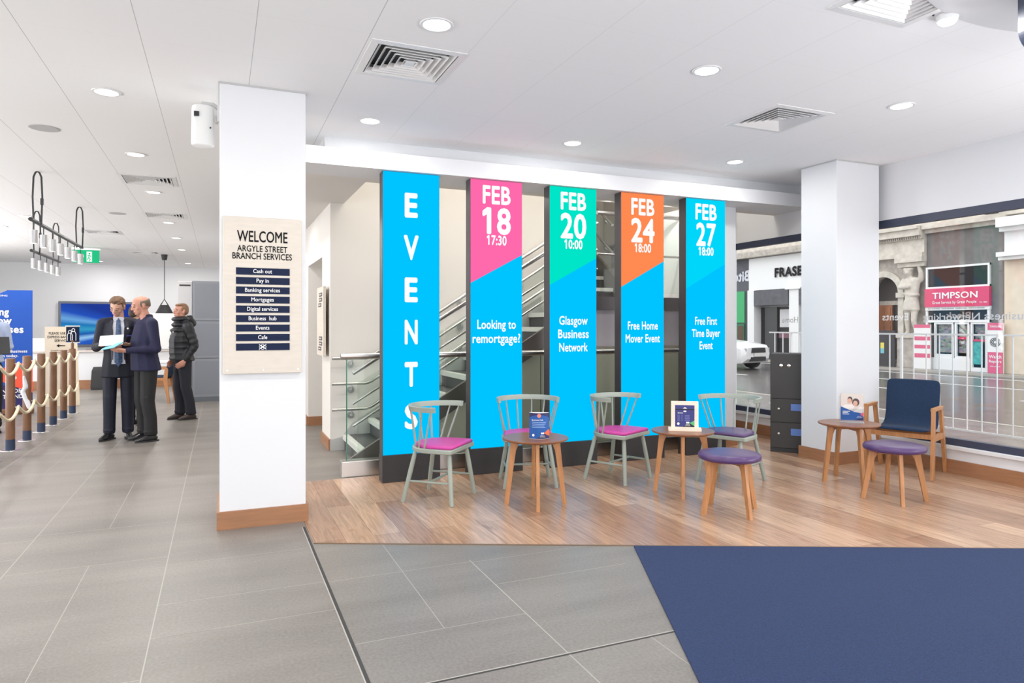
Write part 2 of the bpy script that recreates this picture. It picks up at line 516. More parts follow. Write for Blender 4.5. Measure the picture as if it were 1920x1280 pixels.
# window wall: sill, head and the end pier
ww = MB()
ww.box(X1, -3.0, 0, X1 + 0.22, 7.60, 0.27)
ww.box(X1, -3.0, 2.535, X1 + 0.22, 7.60, 3.3)
ww.box(X1, 7.60, 0, X1 + 0.22, 11, 3.3)
ww.box(X1, -3.0, 0, X1 + 0.22, -1.5, 3.3)
struct(ww.build('wall_right', WALL))
sl = MB(); sl.rbox(X1 - 0.035, -1.5, 0.232, X1 + 0.1, 7.60, 0.27, 0.006)
struct(sl.build('trim_3', WALL))
struct(MB().box(X1 - 0.022, -1.5, 0, X1, 5.12, 0.135).box(X1 - 0.022, 5.6, 0, X1, 8.0, 0.135).build('baseboard_right', SKIRT))
def window(n, ya, yb):
    f = MB()
    f.box(X1 + 0.005, ya, 2.455, X1 + 0.075, yb, 2.535)
    f.box(X1 + 0.005, ya, 0.27, X1 + 0.075, yb, 0.335)
    f.box(X1 + 0.005, ya, 0.335, X1 + 0.075, ya + 0.06, 2.455); f.box(X1 + 0.005, yb - 0.06, 0.335, X1 + 0.075, yb, 2.455)
    o = f.build('window_%d' % n, FRAME); struct(o)
    p = MB().box(X1 + 0.032, ya + 0.06, 0.335, X1 + 0.044, yb - 0.06, 2.455).build('pane', GLASSW, o)
    return o
win1 = window(1, 5.80, 7.60); win2 = window(2, -1.5, 5.70)
struct(MB().box(X1, 5.70, 0.27, X1 + .22, 5.80, 2.535).build('trim_4', FRAME))
# reversed vinyl words on the panes, readable from the street
VINYL = mat('vinyl_white', (0.8, 0.8, 0.8), 0.5)
VINYLG = mat('vinyl_pale', (0.55, 0.55, 0.56), 0.5)
XV = X1 + 0.0445
for body, win, y, z, h, wd, m_ in (('Events', win2, 5.01, 1.475, 0.075, 0.30, VINYL), ('Networking', win2, 4.42, 1.472, 0.07, 0.56, VINYLG),
                               ('Business', win2, 3.90, 1.475, 0.072, 0.40, VINYLG), ('Home', win1, 6.45, 1.455, 0.075, 0.26, VINYL), ('Business', win1, 6.06, 1.455, 0.075, 0.42, VINYLG)):
    text(body, m_, win, (XV, y, z), FACE_E, h, wd, 0.012)

# columns
def column(name, x0, y0, x1, y1, label):
    o = thing(name, label, 'column', ((x0 + x1) / 2, (y0 + y1) / 2, 0))
    a, b = (x1 - x0) / 2, (y1 - y0) / 2
    MB().rbox(-a, -b, 0, a, b, CEIL, 0.004, 1).build('shaft', WALL, o)
    s = MB(); t = 0.018
    s.box(-a - t, -b - t, 0, a + t, b + t, 0.125)
    s.build('baseboard', SKIRT, o)
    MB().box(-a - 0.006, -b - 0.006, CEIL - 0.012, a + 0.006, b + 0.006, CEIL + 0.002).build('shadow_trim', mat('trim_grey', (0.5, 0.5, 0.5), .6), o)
    return o
column('column', -0.005, 5.16, 0.572, 5.74, 'white square column carrying the WELCOME board, oak skirting at its foot')
column('column', 5.775, 5.095, 6.385, 5.56, 'white square column beside the shop window, behind the table with the leaflet')
bp = thing('column', 'white wall pier behind the fifth event screen, left of the black cabinet', 'column', (5.36, 7.2, 0))
MB().box(-.26, -.8, 0, .26, .9, 2.82).build('shaft', WALL, bp)
MB().box(-.275, -.815, 0, .275, .9, .12).build('baseboard', SKIRT, bp)

# dropped beam over the screens, bulkhead above, soffit and stairwell
struct(MB().box(0.3, 6.05, 2.815, X1, 6.5, 2.965).build('trim_5', WALL))
bk = MB()
bk.box(0.86, 6.28, 2.95, X1, 6.67, 3.6)
bk.box(0.86, 6.67, 2.855, 1.30, 7.95, 5.6); bk.box(0.86, 7.95, 2.855, 1.15, Y1, 3.6)
struct(bk.build('wall_bulkhead', WALL))
sf = MB(); sf.box(0.05, 6.5, 2.815, 1.30, 7.95, 2.85); sf.box(1.30, 6.5, 2.815, X1, 6.67, 2.95); sf.box(0.05, 7.95, 2.815, 1.15, 13.5, 2.85)
struct(sf.build('ceiling_soffit', WALLW))
sw = MB()
sw.box(1.40, 7.95, 0, 4.25, 8.15, 5.6); sw.box(1.15, 7.95, 2.83, 1.40, 8.15, 5.6)                     # wall carrying the stair handrails
sw.box(1.15, 7.95, 0, 1.40, 8.62, 2.83)                    # nib
sw.box(4.25, 10.6, 0, 6.47, 10.8, 5.6); sw.box(4.05, 8.15, 0, 4.25, 10.6, 5.6); sw.box(6.3, 7.36, 2.83, 6.47, 10.6, 5.6)
sw.box(1.3, 6.52, 3.6, 6.47, 6.67, 5.6)
sw.box(0.86, 6.52, 5.6, 6.47, 10.8, 5.7)
struct(sw.build('wall_stairwell', WALLW))
cw = MB()
cw.box(1.15, 8.62, 2.40, 1.40, 10.06, 2.83)                # lintel of the recess
cw.box(1.15, 10.06, 0, 1.40, 22, 2.83)
cw.box(1.40, 10.06, 0, 2.0, 10.2, 2.83); cw.box(2.0, 8.15, 0, 2.2, 10.06, 2.83); cw.box(1.15, 8.62, 2.26, 2.2, 10.06, 2.4)
struct(cw.build('wall_corridor', WALLW))
bs = MB()
bs.box(1.132, 7.93, 0, 1.15, 8.62, 0.125); bs.box(1.132, 7.932, 0, 1.34, 7.95, 0.125)
bs.box(1.132, 10.06, 0, 1.15, 22, 0.125); bs.box(1.15, 10.042, 0, 2.0, 10.06, 0.125)
struct(bs.build('baseboard_corridor', SKIRT))
struct(MB().box(X0, Y1 - .02, 0, 1.15, Y1, 0.125).build('baseboard_back', SKIRT))

# half-height partition in front of the back wall, grey panelled pod beside it
pt = thing('partition', 'low white partition wall with a pale ledge across the back of the hall', 'partition', (-4.0, 17.9, 0))
MB().box(-3, -.08, 0, 3.2, .08, .82).build('wall_panel', WALL, pt)
MB().rbox(-3, -.13, .82, 3.2, .13, .86, .005).build('ledge', mat('ledge_beige', srgb(206, 196, 188), .5), pt)
MB().box(-3, -.1, 0, 3.2, -.08, .2).build('baseboard', SKIRT, pt)
pod = thing('cabinet', 'tall grey panelled cabinet wall behind the person in the puffer jacket', 'cabinet', (-.48, 14.0, 0))
MB().box(0, .02, 0, 1.55, .7, 2.25).build('body', GREYP, pod)
MB().box(-.0, -.005, 0, 1.55, .02, .09).build('plinth', mat('plinth_dark', srgb(92, 98, 104), .5), pod)
for za, zb in ((.09, .80), (.815, 1.50), (1.515, 2.25)):
    for xa in (0.0, .78):
        f = MB(); f.box(xa + .005, 0, za, xa + .77, .02, zb); f.mi = 1
        f.box(xa + .045, -.004, za + .045, xa + .73, .002, zb - .045)
        f.build('door', [GREYP, mat('grey_panel_inset', srgb(120, 124, 133), .5)], pod)
ps = thing('cabinet', 'narrow pale grey end panel with top slot, left of the tall grey cabinet', 'cabinet', (-.6, 14.25, 0))
MB().rbox(-.13, -.04, 0, .11, .3, 2.25, .006).build('panel', mat('pale_grey', srgb(196, 195, 196), .5), ps)
MB().box(-.105, -.045, 2.16, .085, -.038, 2.19).build('slot', BLACKM, ps)

# ------------------------------------------------------------------ ceiling fittings
EMW = screen('lamp_white', (255, 252, 246), 6.0)
def down_obj():
    t = thing('downlight', '', 'ceiling light')
    MB().lathe([(0.072, -0.001), (0.092, -0.001), (0.095, -0.004), (0.092, -0.008), (0.078, -0.008), (0.074, -0.003)], seg=36).build('trim_ring', WHITEP, t, smooth=True)
    MB().lathe([(0.0005, -0.0015), (0.074, -0.0015), (0.074, -0.0045), (0.0005, -0.0045)], seg=32).build('lamp_disc', EMW, t)
    return t
DL = [(1.12, 3.70, 'round recessed downlight in front of the big square vent, nearest to the camera'),
      (2.97, 3.66, 'round recessed downlight at upper centre right, level with the nearer small vent'),
      (4.83, 3.66, 'rightmost round recessed downlight near the window wall'),
      (1.14, 5.66, 'round recessed downlight in front of the beam above the EVENTS screen'),
      (3.01, 5.61, 'round recessed downlight in front of the beam above the third event screen'),
      (4.90, 5.59, 'round recessed downlight in front of the beam above the fifth event screen'),
      (-.76, 5.71, 'round recessed downlight left of the WELCOME column, nearest of its row'),
      (-.77, 7.68, 'second round downlight of the row running back from the WELCOME column'),
      (-.78, 9.77, 'third round downlight of the row, just behind the nearest left-hand vent'),
      (-.78, 12.56, 'fourth round downlight of the row, just behind the second left-hand vent'),
      (-.78, 14.72, 'fifth round downlight of the row running to the back wall'),
      (-.79, 16.95, 'sixth round downlight of the row running to the back wall'),
      (-.81, 20.6, 'last round downlight of the row, close to the back wall'),
      (-2.78, 12.7, 'small distant downlight beside the hanging track light at far left'),
      (-3.44, 14.16, 'small distant downlight at the left edge of the picture'),
      (-2.92, 20.8, 'small distant downlight beyond the green exit sign')]
d0 = None
for i, (x, y, lab) in enumerate(DL):
    if d0 is None:
        d0 = down_obj(); d0.location = (x, y, CEIL); d0['label'] = lab; d0['group'] = 'recessed ceiling downlights'; o = d0
    else:
        o = dup(d0, (x, y, CEIL), 0, lab, 'recessed ceiling downlights')
    L = area_light('downlight_lamp', (x, y, CEIL - 0.012), (0, 0, 0), 0.14, DOWN_W * (1.0 if y < 6 else 1.9), color=(1, .97, .93), shape='DISK')
# the same downlights carry on behind and beside the view
for x, y in ((1.1, 1.5), (3.0, 1.5), (4.9, 1.5), (-.8, 3.6), (-.8, 1.2), (-2.8, 4.5), (-2.8, 8.5), (-4.8, 6), (-4.8, 10), (-4.8, 14), (-4.8, 18), (-2.8, 17), (.6, 9.5), (.6, 12)):
    area_light('downlight_lamp', (x, y, (CEIL if x != .6 else 2.81) - 0.012), (0, 0, 0), 0.14, DOWN_W * (1.0 if x != .6 else .5), color=(1, .97, .93), shape='DISK')
for x, y, lab in ((-1.39, 6.97, 'flat grey round ceiling speaker left of the downlight row'), (-1.43, 11.84, 'small flat grey round ceiling speaker above the hanging track light')):
    t = thing('ceiling_speaker', lab, 'speaker', (x, y, CEIL), 0, 'round ceiling speakers')
    MB().lathe([(0.0005, -0.006), (.105, -0.006), (.118, -0.003), (.118, 0.0), (0.0005, 0.0)], seg=32).build('grille', mat('speaker_grey', (.5, .5, .51), .6), t)

# air vents: square frame, nested pyramid louvres
def vent_obj(n=6):
    t = thing('air_vent', '', 'vent')
    a = 0.298
    f = MB()
    def ring(b, mb, r0, r1, z0, z1, z2, z3):
        n0 = [(-r0, -r0), (r0, -r0), (r0, r0), (-r0, r0)]; n1 = [(-r1, -r1), (r1, -r1), (r1, r1), (-r1, r1)]
        rings = [[(x, y, z) for x, y in p] for p, z in ((n0, z0), (n1, z1), (n1, z2), (n0, z3))]
        mb.loft(rings, closed=True)
    ring(a, f, a, a - 0.045, -0.004, -0.008, 0.0, 0.0)
    f.build('frame', WHITEP, t)
    MB().box(-a + .03, -a + .03, 0.062, a - .03, a - .03, 0.066).build('duct_plate', mat('duct_dark', (.05, .05, .052), .7), t)
    r = a - 0.05
    for k in range(n):
        l = MB(); ring(0, l, r - 0.003, r - 0.030, -0.006, 0.022, 0.026, -0.002); l.build('louvre', WHITEP, t)
        r -= 0.040
    MB().box(-max(r, .02) - .008, -max(r, .02) - .008, -.005, max(r, .02) + .008, max(r, .02) + .008, 0.0).build('centre_plate', WHITEP, t)
    return t
VL = [(1.125, 4.325, 'large square louvred ceiling vent above left of the EVENTS screen, nearest'),
      (4.22, 4.30, 'square louvred ceiling vent between two downlights at upper right'),
      (3.27, 2.40, 'square louvred ceiling vent cut off by the top edge of the picture'),
      (-.77, 9.0, 'square ceiling vent left of the wall-mounted white unit, nearest of the left-hand vents'),
      (-.78, 11.78, 'second square ceiling vent in the left-hand row, above the grey cabinet'),
      (-1.95, 14.3, 'distant ceiling vent right of the hanging track light'),
      (-1.6, 18.0, 'most distant ceiling vent right of the green exit sign')]
v0 = None
holes = []
for x, y, lab in VL:
    if v0 is None:
        v0 = vent_obj(); v0.location = (x, y, CEIL); v0['label'] = lab; v0['group'] = 'square louvred ceiling vents'
    else: dup(v0, (x, y, CEIL), 0, lab, 'square louvred ceiling vents')
    holes.append((x, y))
# cut the ceiling open over the vents so that the ducts are real recesses
ce = bpy.data.objects['ceiling']
me = ce.data; me.clear_geometry()
def slab_with_holes(x0, y0, x1, y1, hs, mb):
    xs = sorted({x0, x1, *[v for h in hs for v in (h[0] - .27, h[0] + .27)]}); ys = sorted({y0, y1, *[v for h in hs for v in (h[1] - .27, h[1] + .27)]})
    for a, b in zip(xs, xs[1:]):
        for c_, d in zip(ys, ys[1:]):
            mx, my = (a + b) / 2, (c_ + d) / 2
            if any(abs(mx - h[0]) < .27 and abs(my - h[1]) < .27 for h in hs): continue
            mb.face([(a, c_, CEIL), (a, d, CEIL), (b, d, CEIL), (b, c_, CEIL)])
    mb.face([(x0, y0, CEIL + .07), (x1, y0, CEIL + .07), (x1, y1, CEIL + .07), (x0, y1, CEIL + .07)])
cb = MB()
slab_with_holes(X0, Y0, X1, 6.3, [h for h in holes if h[1] < 6], cb)
slab_with_holes(X0, 6.3, 0.86, Y1, [h for h in holes if h[1] > 6], cb)
bmesh.ops.remove_doubles(cb.bm, verts=list(cb.bm.verts), dist=1e-5)
cb.bm.to_mesh(me); cb.bm.free()

# round dropped ceiling drum at the entrance, its spot and the rounded glazed fitting
dr = MB(); dr.lathe([(0.0005, -.012), (1.55, -.012), (1.6, -.008), (1.6, 0), (0.0005, 0)], (3.9, .90, CEIL), 96)
struct(dr.build('ceiling_drum', mat('drum_grey', (.7, .7, .71), .6), smooth=True, sharp=30))
sp = thing('spotlight', 'bright small ceiling spotlight at the rim of the round ceiling drum, top right', 'ceiling light', (3.66, 2.50, CEIL))
MB().lathe([(.0005, -.03), (.05, -.03), (.055, -.012), (.055, 0), (.0005, 0)], seg=28).build('housing', WHITEP, sp, smooth=True)
MB().ball((0, 0, -.03), (.046, .046, .022), 16).build('lamp', screen('spot_white', (255, 255, 255), 14.0), sp)
area_light('spot_lamp', (3.66, 2.50, CEIL - .056), (0, 0, 0), .08, 10, shape='DISK')
MB().ball((-.085, .02, -.004), .006, 8).build('screw', BLACKM, sp)
rg = thing('hanging_sign', 'pale rounded glazed panel with a dark rim at the top right corner', 'sign', (3.78, 2.19, CEIL - .012), R(-23))
pts = [(0, 0), (.6, 0), (.6, -.30)] + [(.16 - .16 * math.cos(t), -.16 - .14 * math.sin(t)) for t in [R(90 - 6 * i) for i in range(16)]]
MB().prism(pts, -.03, .03, 'y').build('rim', FRAME, rg)
MB().prism([(.3 + (x - .3) * .955, -.15 + (z + .15) * .92) for x, z in pts], -.033, .033, 'y').build('glazing', mat('pale_blue_glass', srgb(196, 212, 222), .12), rg)

# white wall-mounted unit on the left side of the WELCOME column
ac = thing('wall_unit', 'white rounded wall unit with a black window on an arm left of the WELCOME column', 'wall unit', (-.115, 5.42, 2.87))
b = MB(); n = 20
prof = [(.075 * math.cos(2 * PI * i / n) * (1.0), .06 * math.sin(2 * PI * i / n)) for i in range(n)]
b.loft([[(x * s, y * s, z) for x, y in prof] for z, s in ((-.155, .9), (-.15, 1.0), (-.13, 1.04), (.10, 1.0), (.125, .97), (.135, .86))])
b.build('housing', mat('unit_white', (.78, .78, .77), .4), ac, smooth=True)
MB().box(-.058, -.066, .045, -.024, -.04, .078).build('sensor_window', BLACK, ac)
MB().tube([(-.02, 0, .13), (.0, 0, .155), (.07, 0, .155), (.10, 0, .13)], .014, 10).build('arm', mat('unit_grey', (.55, .55, .55), .4), ac, smooth=True)
MB().rbox(.095, -.03, .03, .112, .03, .15, .004).build('bracket', WHITEP, ac)
MB().box(.082, -.02, .02, .1, .02, .07).build('connector', mat('unit_grey2', (.5, .5, .5), .4), ac)
MB().cone((.05, -.055, -.03), (.05, -.062, -.03), .006, seg=10).build('screw', BLACKM, ac)

# two hanging track lights with straps and small spotlights
def track(loc, length, zbar, nsp, lab, ends, hz):
    t = thing('track_light', lab, 'hanging light', loc, 0, 'hanging track lights')
    top = CEIL - zbar
    MB().cone((0, 0, 0), (0, length, 0), .022, seg=12).build('bar', BLACK, t, smooth=True)
    for yy in ends:
        lo = MB()
        p = []
        for s_ in (-1, 1):
            pass
        p = [(-.035, yy, -.02), (-.045, yy, top * .5), (-.036, yy, top - .06), (-.018, yy, top - .012), (0, yy, top), (.018, yy, top - .012), (.036, yy, top - .06), (.045, yy, top * .5), (.035, yy, -.02)]
        lo.tube(p, .0095, 8)
        st = lo.build('strap', BLACKM, t, smooth=True)
        MB().rbox(.028, yy - .014, top * .35, .058, yy + .014, top * .48, .004).build('buckle', BLACK, st)
    for k in range(nsp):
        y = .14 + (length - .28) * k / (nsp - 1)
        s = MB(); s.cone((0, y, -.1), (0, y, -.02), .006, seg=8)
        h = s.build('stem', BLACK, t)
        MB().lathe([(.0005, -.10), (.036, -.10), (.036, -.245), (.032, -.245), (.032, -.232), (.0005, -.232)], (0, y, 0), 20).build('lamp_shade', mat('spun_aluminium', (.42, .42, .43), .32, metal=.9), t, smooth=True, sharp=30)
        MB().lathe([(.0005, -.236), (.031, -.236), (.031, -.242), (.0005, -.242)], (0, y, 0), 16).build('lamp', EMW, t)
track((-1.85, 8.66, 2.55), 2.95, 2.55, 7, 'nearer black hanging track light with seven steel spotlights', (.3, 2.74), 0)
track((-2.50, 11.75, 2.50), 1.9, 2.50, 5, 'farther black hanging track light with five steel spotlights, hanging lower', (.32, 1.6), 0)

# exit sign
ex = thing('exit_sign', 'green and white running-figure exit sign hanging from the ceiling at the back', 'sign', (-2.62, 17.2, 2.90), R(8))
MB().box(-.31, -.02, .155, .22, .03, .195).build('bracket', WHITEP, ex)
GREENS = screen('exit_green', (40, 190, 130), 1.1)
MB().box(-.3, -.015, -.12, .2, .015, .15).build('panel', GREENS, ex)
a = MB(); a.box(-.04, -.02, -.1, .06, -.016, .12); a.build('doorway_mark', screen('exit_white', (240, 255, 248), 1.1), ex)
f = MB(); f.ball((.015, -.022, .075), (.018, .003, .018), 8)
for p, q_ in (((.015, .05), (.0, -.01)), ((.0, -.01), (.03, -.05)), ((.03, -.05), (.01, -.09)), ((.0, -.01), (-.03, -.06)), ((.01, .04), (.045, .01)), ((.01, .04), (-.025, .02))):
    f.bar((p[0], -.022, p[1]), (q_[0], -.022, q_[1]), .014, .003, (0, 1, 0))
f.build('running_figure', GREENS, ex)
f = MB(); f.prism([(-.24, .015), (-.19, .07), (-.19, .035), (-.09, .035), (-.09, -.005), (-.19, -.005), (-.19, -.04)], -.02, -.016, 'y'); f.build('arrow', MATS['exit_white'], ex)

# pendant lamp at the back
pl = thing('pendant_lamp', 'black cone pendant lamp on a long cord above the back seating', 'hanging light', (-1.23, 18.3, 0))
MB().lathe([(.0005, CEIL), (.072, CEIL), (.052, CEIL - .13), (.0005, CEIL - .13)], seg=24).build('ceiling_rose', BLACKM, pl, smooth=True)
MB().cone((0, 0, 2.03), (0, 0, CEIL - .12), .008, seg=8).build('cord', BLACK, pl)
MB().lathe([(.21, 1.665), (.215, 1.67), (.10, 1.90), (.08, 1.91), (.08, 1.90), (.2, 1.67)], seg=30).build('lamp_shade', BLACKM, pl, smooth=True)
h = MB(); h.tube([(-.09, 0, 1.89), (0, 0, 2.05), (.09, 0, 1.89)], .014, 8); h.build('strap', BLACK, pl)
MB().ball((0, 0, 1.72), .05, 12).build('bulb', EMW, pl)

# ------------------------------------------------------------------ event screens
CYAN = screen('led_cyan', (0, 196, 255), 1.0)
LEDW = screen('led_white', (255, 255, 255), 1.0)
CASE = mat('screen_case', srgb(62, 60, 66), 0.4)
BASEB = mat('screen_base', (0.024, 0.022, 0.024), 0.45, noise=.35, nscale=60, stretch=(1, 1, 12))
SC = [(1.345, None, None, 'tall blue LED screen with the vertical word EVENTS, leftmost and nearest'),
      (2.18, (255, 106, 172), ('FEB', '18', '17:30', ('Looking to', 'remortgage?')), 'tall LED screen with a pink top reading FEB 18, second from left'),
      (3.015, (0, 228, 200), ('FEB', '20', '10:00', ('Glasgow', 'Business', 'Network')), 'tall LED screen with a green top reading FEB 20, in the middle'),
      (3.845, (255, 138, 82), ('FEB', '24', '18:00', ('Free Home', 'Mover Event')), 'tall LED screen with an orange top reading FEB 24, fourth from left'),
      (4.672, (0, 214, 250), ('FEB', '27', '18:00', ('Free First', 'Time Buyer', 'Event')), 'tall LED screen with a turquoise top reading FEB 27, rightmost')]
TOPM = []
for i, (x, top, words, lab) in enumerate(SC):
    W = 0.53 if i else 0.525
    t = thing('event_screen', lab, 'screen', (x, 6.10, 0), 0, 'tall LED event screens')
    MB().rbox(-.004, .0, .25, W + .004, .125, 2.812, .003, 1).build('housing', CASE, t)
    MB().rbox(-.008, -.012, 0.004, W + .008, .135, .25, .003, 1).build('plinth', BASEB, t)
    s = MB()
    if top is None:
        s.box(0, -.004, .252, W, 0.002, 2.81)
        s.build('display', [CYAN], t)
        for k, ch in enumerate('EVENTS'):
            text(ch, LEDW, t, (W / 2 - .004, -.006, 2.414 - .3855 * k), FACE_F, .226, .122 if ch != 'V' else .14, .035)
    else:
        s.prism([(0, .252), (W, .252), (W, 2.108), (0, 1.824)], -.004, .002, 'y')
        s.mi = 1
        s.prism([(0, 1.824), (W, 2.108), (W, 2.81), (0, 2.81)], -.004, .002, 'y')
        s.build('display', [CYAN, screen('led_top_%d%d%d' % top, top, 1.0)], t)
        a, b, c_, lines = words
        m = W / 2
        text(a, LEDW, t, (m, -.006, 2.59), FACE_F, .178, .29, .03)
        text(b, LEDW, t, (m, -.006, 2.305), FACE_F, .256, .295 if b != '27' else .27, .03)
        text(c_, LEDW, t, (m, -.006, 2.195), FACE_F, .094, .205, .03)
        wd = {'Looking to': .40, 'remortgage?': .495, 'Glasgow': .325, 'Business': .35, 'Network': .325, 'Free Home': .375, 'Mover Event': .43, 'Free First': .30, 'Time Buyer': .385, 'Event': .18}
        z0 = {2: 1.435, 3: 1.475}[len(lines)] - (0 if i != 3 else 0.012)
        for k, l in enumerate(lines):
            text(l, LEDW, t, (m, -.006, z0 - .045 - .135 * k), FACE_F, .088, wd[l], .02)

# ------------------------------------------------------------------ welcome board
wb = thing('welcome_board', 'cream WELCOME board listing branch services on the white column', 'sign', (.279, 5.135, 1.082))
MB().rbox(-.262, -.012, 0, .262, .02, 1.098, .003, 1).build('board', CREAM, wb)
sc = MB()
for x in (-.235, 0, .235):
    for z in (.025, 1.073): sc.cone((x, -.012, z), (x, -.017, z), .006, seg=10)
sc.build('screws', STEEL, wb)
def wtext(b, z, h, wdt, m=INK, bold=.01, y=-.0135): text(b, m, wb, (-.004, y, z - 1.082), FACE_F, h, wdt, bold)
wtext('WELCOME', 2.008, .078, .335, bold=.014); wtext('ARGYLE STREET', 1.939, .043, .333, bold=.015); wtext('BRANCH SERVICES', 1.886, .044, .395, bold=.015)
bars = ['Cash out', 'Pay in', 'Banking services', 'Mortgages', 'Digital services', 'Business  hub', 'Events', 'Cafe', None]
bw = [.125, .082, .232, .15, .205, .185, .09, .06, 0]
for k, s in enumerate(bars):
    z = 1.800 - .0663 * k - 1.082
    p = MB(); p.box(-.178, -.016, z - .0245, .178, -.011, z + .0245); p.build('service_bar', NAVY, wb)
    if s: text(s, WHITEI, wb, (-.004, -.0172, z - .0115), FACE_F, .028, bw[k], .012)
    else:
        q = MB()
        for sx in (-1, 1):
            q.bar((-.024 * sx - .004, -.0172, z - .017), (.024 * sx - .004, -.0172, z + .017), .005, .001, (0, 1, 0))
        for cx, cz in ((-.019, 0), (.011, 0), (-.004, .012), (-.004, -.012)):
            q.tube([(cx + .0085 * math.cos(a_), -.0172, z + cz + .0065 * math.sin(a_)) for a_ in [2 * PI * j / 10 for j in range(10)]], .0016, 5, closed=True)
        q.build('emblem', WHITEI, wb)

# cream sign board on the nib wall
ns = thing('wall_sign', 'narrow cream sign board with small dark squares on the corridor wall end', 'sign', (1.13, 8.29, 1.07))
MB().rbox(-.05, -.27, 0, -.018, .27, .80, .003, 1).build('board', CREAM, ns)
for j, (y, z) in enumerate(((-.05, .71), (-.05, .65), (.02, .59), (-.05, .20), (-.05, .14), (.02, .08))):
    f = MB(); f.box(-.054, y - .14, z - .022, -.049, y + .10, z + .022); f.build('service_bar', mat('sign_slate', srgb(88, 86, 90), .5), ns)
    f = MB(); f.box(-.0555, y - .10, z - .006, -.0535, y + .06, z + .006); f.build('print_line', CREAM, ns)

# ------------------------------------------------------------------ staircase and balustrade
TREAD = mat('stair_rubber', (.08, .08, .085), .6)
NOSE = mat('stair_nosing', (.62, .62, .6), .45)
STRING = mat('stringer_grey', srgb(108, 102, 98), .35, metal=.3)
UNDER = mat('understair_panel', srgb(196, 192, 176), .5)
st = thing('staircase', 'dark staircase with pale nosings and steel handrails behind the event screens', 'staircase', (1.295, 7.3, 0))
yF, yB = -.5, .62
RZ, GO = .175, .29
tr = MB(); 
for n in range(10):
    x = GO * n
    f = MB()
    f.box(x, yF, RZ * (n + 1) - .045, x + GO + .02, yB, RZ * (n + 1) - .002); f.box(x + .01, yF, max(0, RZ * n), x + .03, yB, RZ * (n + 1) - .045)
    o = f.build('tread', TREAD, st)
    MB().box(x - .012, yF + .0, RZ * (n + 1) - .05, x + .055, yB, RZ * (n + 1) + .003).build('nosing', NOSE, o)
sg = MB()
def slope(x): return RZ / GO * x
for ya, yb in ((yF - .04, yF),):
    sg.prism([(-.2, 0), (-.2, .05), (-.12, .12), (2.61, slope(2.61) + .20), (2.61, slope(2.61) - .02), (.05, .0)], ya, yb, 'y')
sg.build('stringer', STRING, st)
us = MB(); us.prism([(.05, 0), (2.61, slope(2.56)), (3.79, 1.55), (3.79, 0)], yF - .01, yF + .03, 'y')
us.build('understair_panel', UNDER, st)
uj = MB()
for x in (.75, 1.35, 1.95, 2.6): uj.box(x - .004, yF - .013, 0, x + .004, yF - .009, min(1.5, slope(x - .06)))
uj.build('panel_joint', mat('joint_dark', (.1, .1, .1), .6), st)
ld = MB(); ld.box(2.61, yF - .06, 1.60, 3.79, .66, 1.75)
ld.build('landing', mat('landing_fascia', srgb(104, 98, 100), .35, metal=.2), st)
MB().box(2.61, yF - .02, 1.18, 3.79, yF + .02, 1.60).build('fascia_panel', mat('fascia_pale', srgb(196, 190, 196), .4), st)
for n in range(8):                                             # upper flight, climbing away from the landing
    f = MB(); y = .68 + .25 * n; z = 1.75 + .175 * (n + 1)
    f.box(2.98, y, z - .175, 3.60, y + .02, z - .04); f.box(2.98, y, z - .04, 3.60, y + .27, z - .002)
    o = f.build('tread', TREAD, st)
    MB().box(2.98, y - .012, z - .045, 3.60, y + .05, z + .003).build('nosing', NOSE, o)
u2 = MB()
u2.prism([(.60, 1.75), (.60, 2.05), (2.7, 3.52), (2.7, 3.1), (.85, 1.75)], 3.60, 3.64, 'x')
u2.build('stringer', STRING, st)
# handrails on the back wall and along the open side
def hr(pts, r, m=STEEL): 
    return MB().tube(pts, r, 10).build('handrail', m, st, smooth=True)
yw = yB - .07
for dz in (0, -.29, -.58):
    o = hr([(-.14, yw, 1.05 + dz), (.24, yw, 1.05 + dz), (.30, yw, 1.07 + dz), (2.61, yw, 2.53 + dz), (2.7, yw, 2.58 + dz)], .021 if dz == 0 else .018)
    for x in (.08, .62, 1.4, 2.2):
        z = (1.05 if x < .2 else 1.07 + (x - .3) * .632) + dz
        b = MB(); b.tube([(x, yw, z - .02), (x, yw, z - .07), (x, yw + .07, z - .075)], .008, 8); b.cone((x, yB + .02, z - .075), (x, yB - .01, z - .075), .04, seg=18)
        b.build('rail_bracket', STEEL, o, smooth=True)
yo = yF - .02
for dz, r in ((.92, .022), (.62, .012), (.40, .012)):
    hr([(-.10, yo, dz + .03), (2.58, yo, slope(2.58) + dz + .09), (2.66, yo, slope(2.61) + dz + .09)], r)
gp = MB()
for a, b in ((-.05, .83), (.85, 1.71), (1.73, 2.58)):
    gp.prism([(a, slope(a) + .2), (b, slope(b) + .2), (b, slope(b) + .88), (a, slope(a) + .88)], yo - .006, yo + .006, 'y')
gp.build('glass_infill', GLASSB, st)
for dz, r in ((2.71, .024), (2.24, .014)): hr([(2.66, yo, dz), (3.79, yo, dz)], r)
MB().box(2.7, yo - .006, 1.80, 3.77, yo + .006, 2.66).build('glass_infill', GLASSB, st)
for s_ in (0,): 
    for dz in (.92, .55):
        o = hr([(3.56, .62, 1.75 + dz + .1), (3.56, 2.6, 1.75 + dz + .1 + 1.386)], .018)
        for y in (.8, 1.6): MB().ball((3.58, y, 1.75 + dz + .05 + .7 * (y - .62)), .035, 10).build('rail_bracket', STEEL, o, smooth=True)
# metal skirt plate at the stair foot on the back wall
MB().prism([(-.15, 0), (-.15, .12), (-.02, .15), (.1, .30), (2.5, 1.80), (2.5, 1.5), (.1, .05), (.05, 0)], yB + .0, yB + .026, 'y').build('wall_string', mat('string_silver', (.5, .5, .49), .4), st)

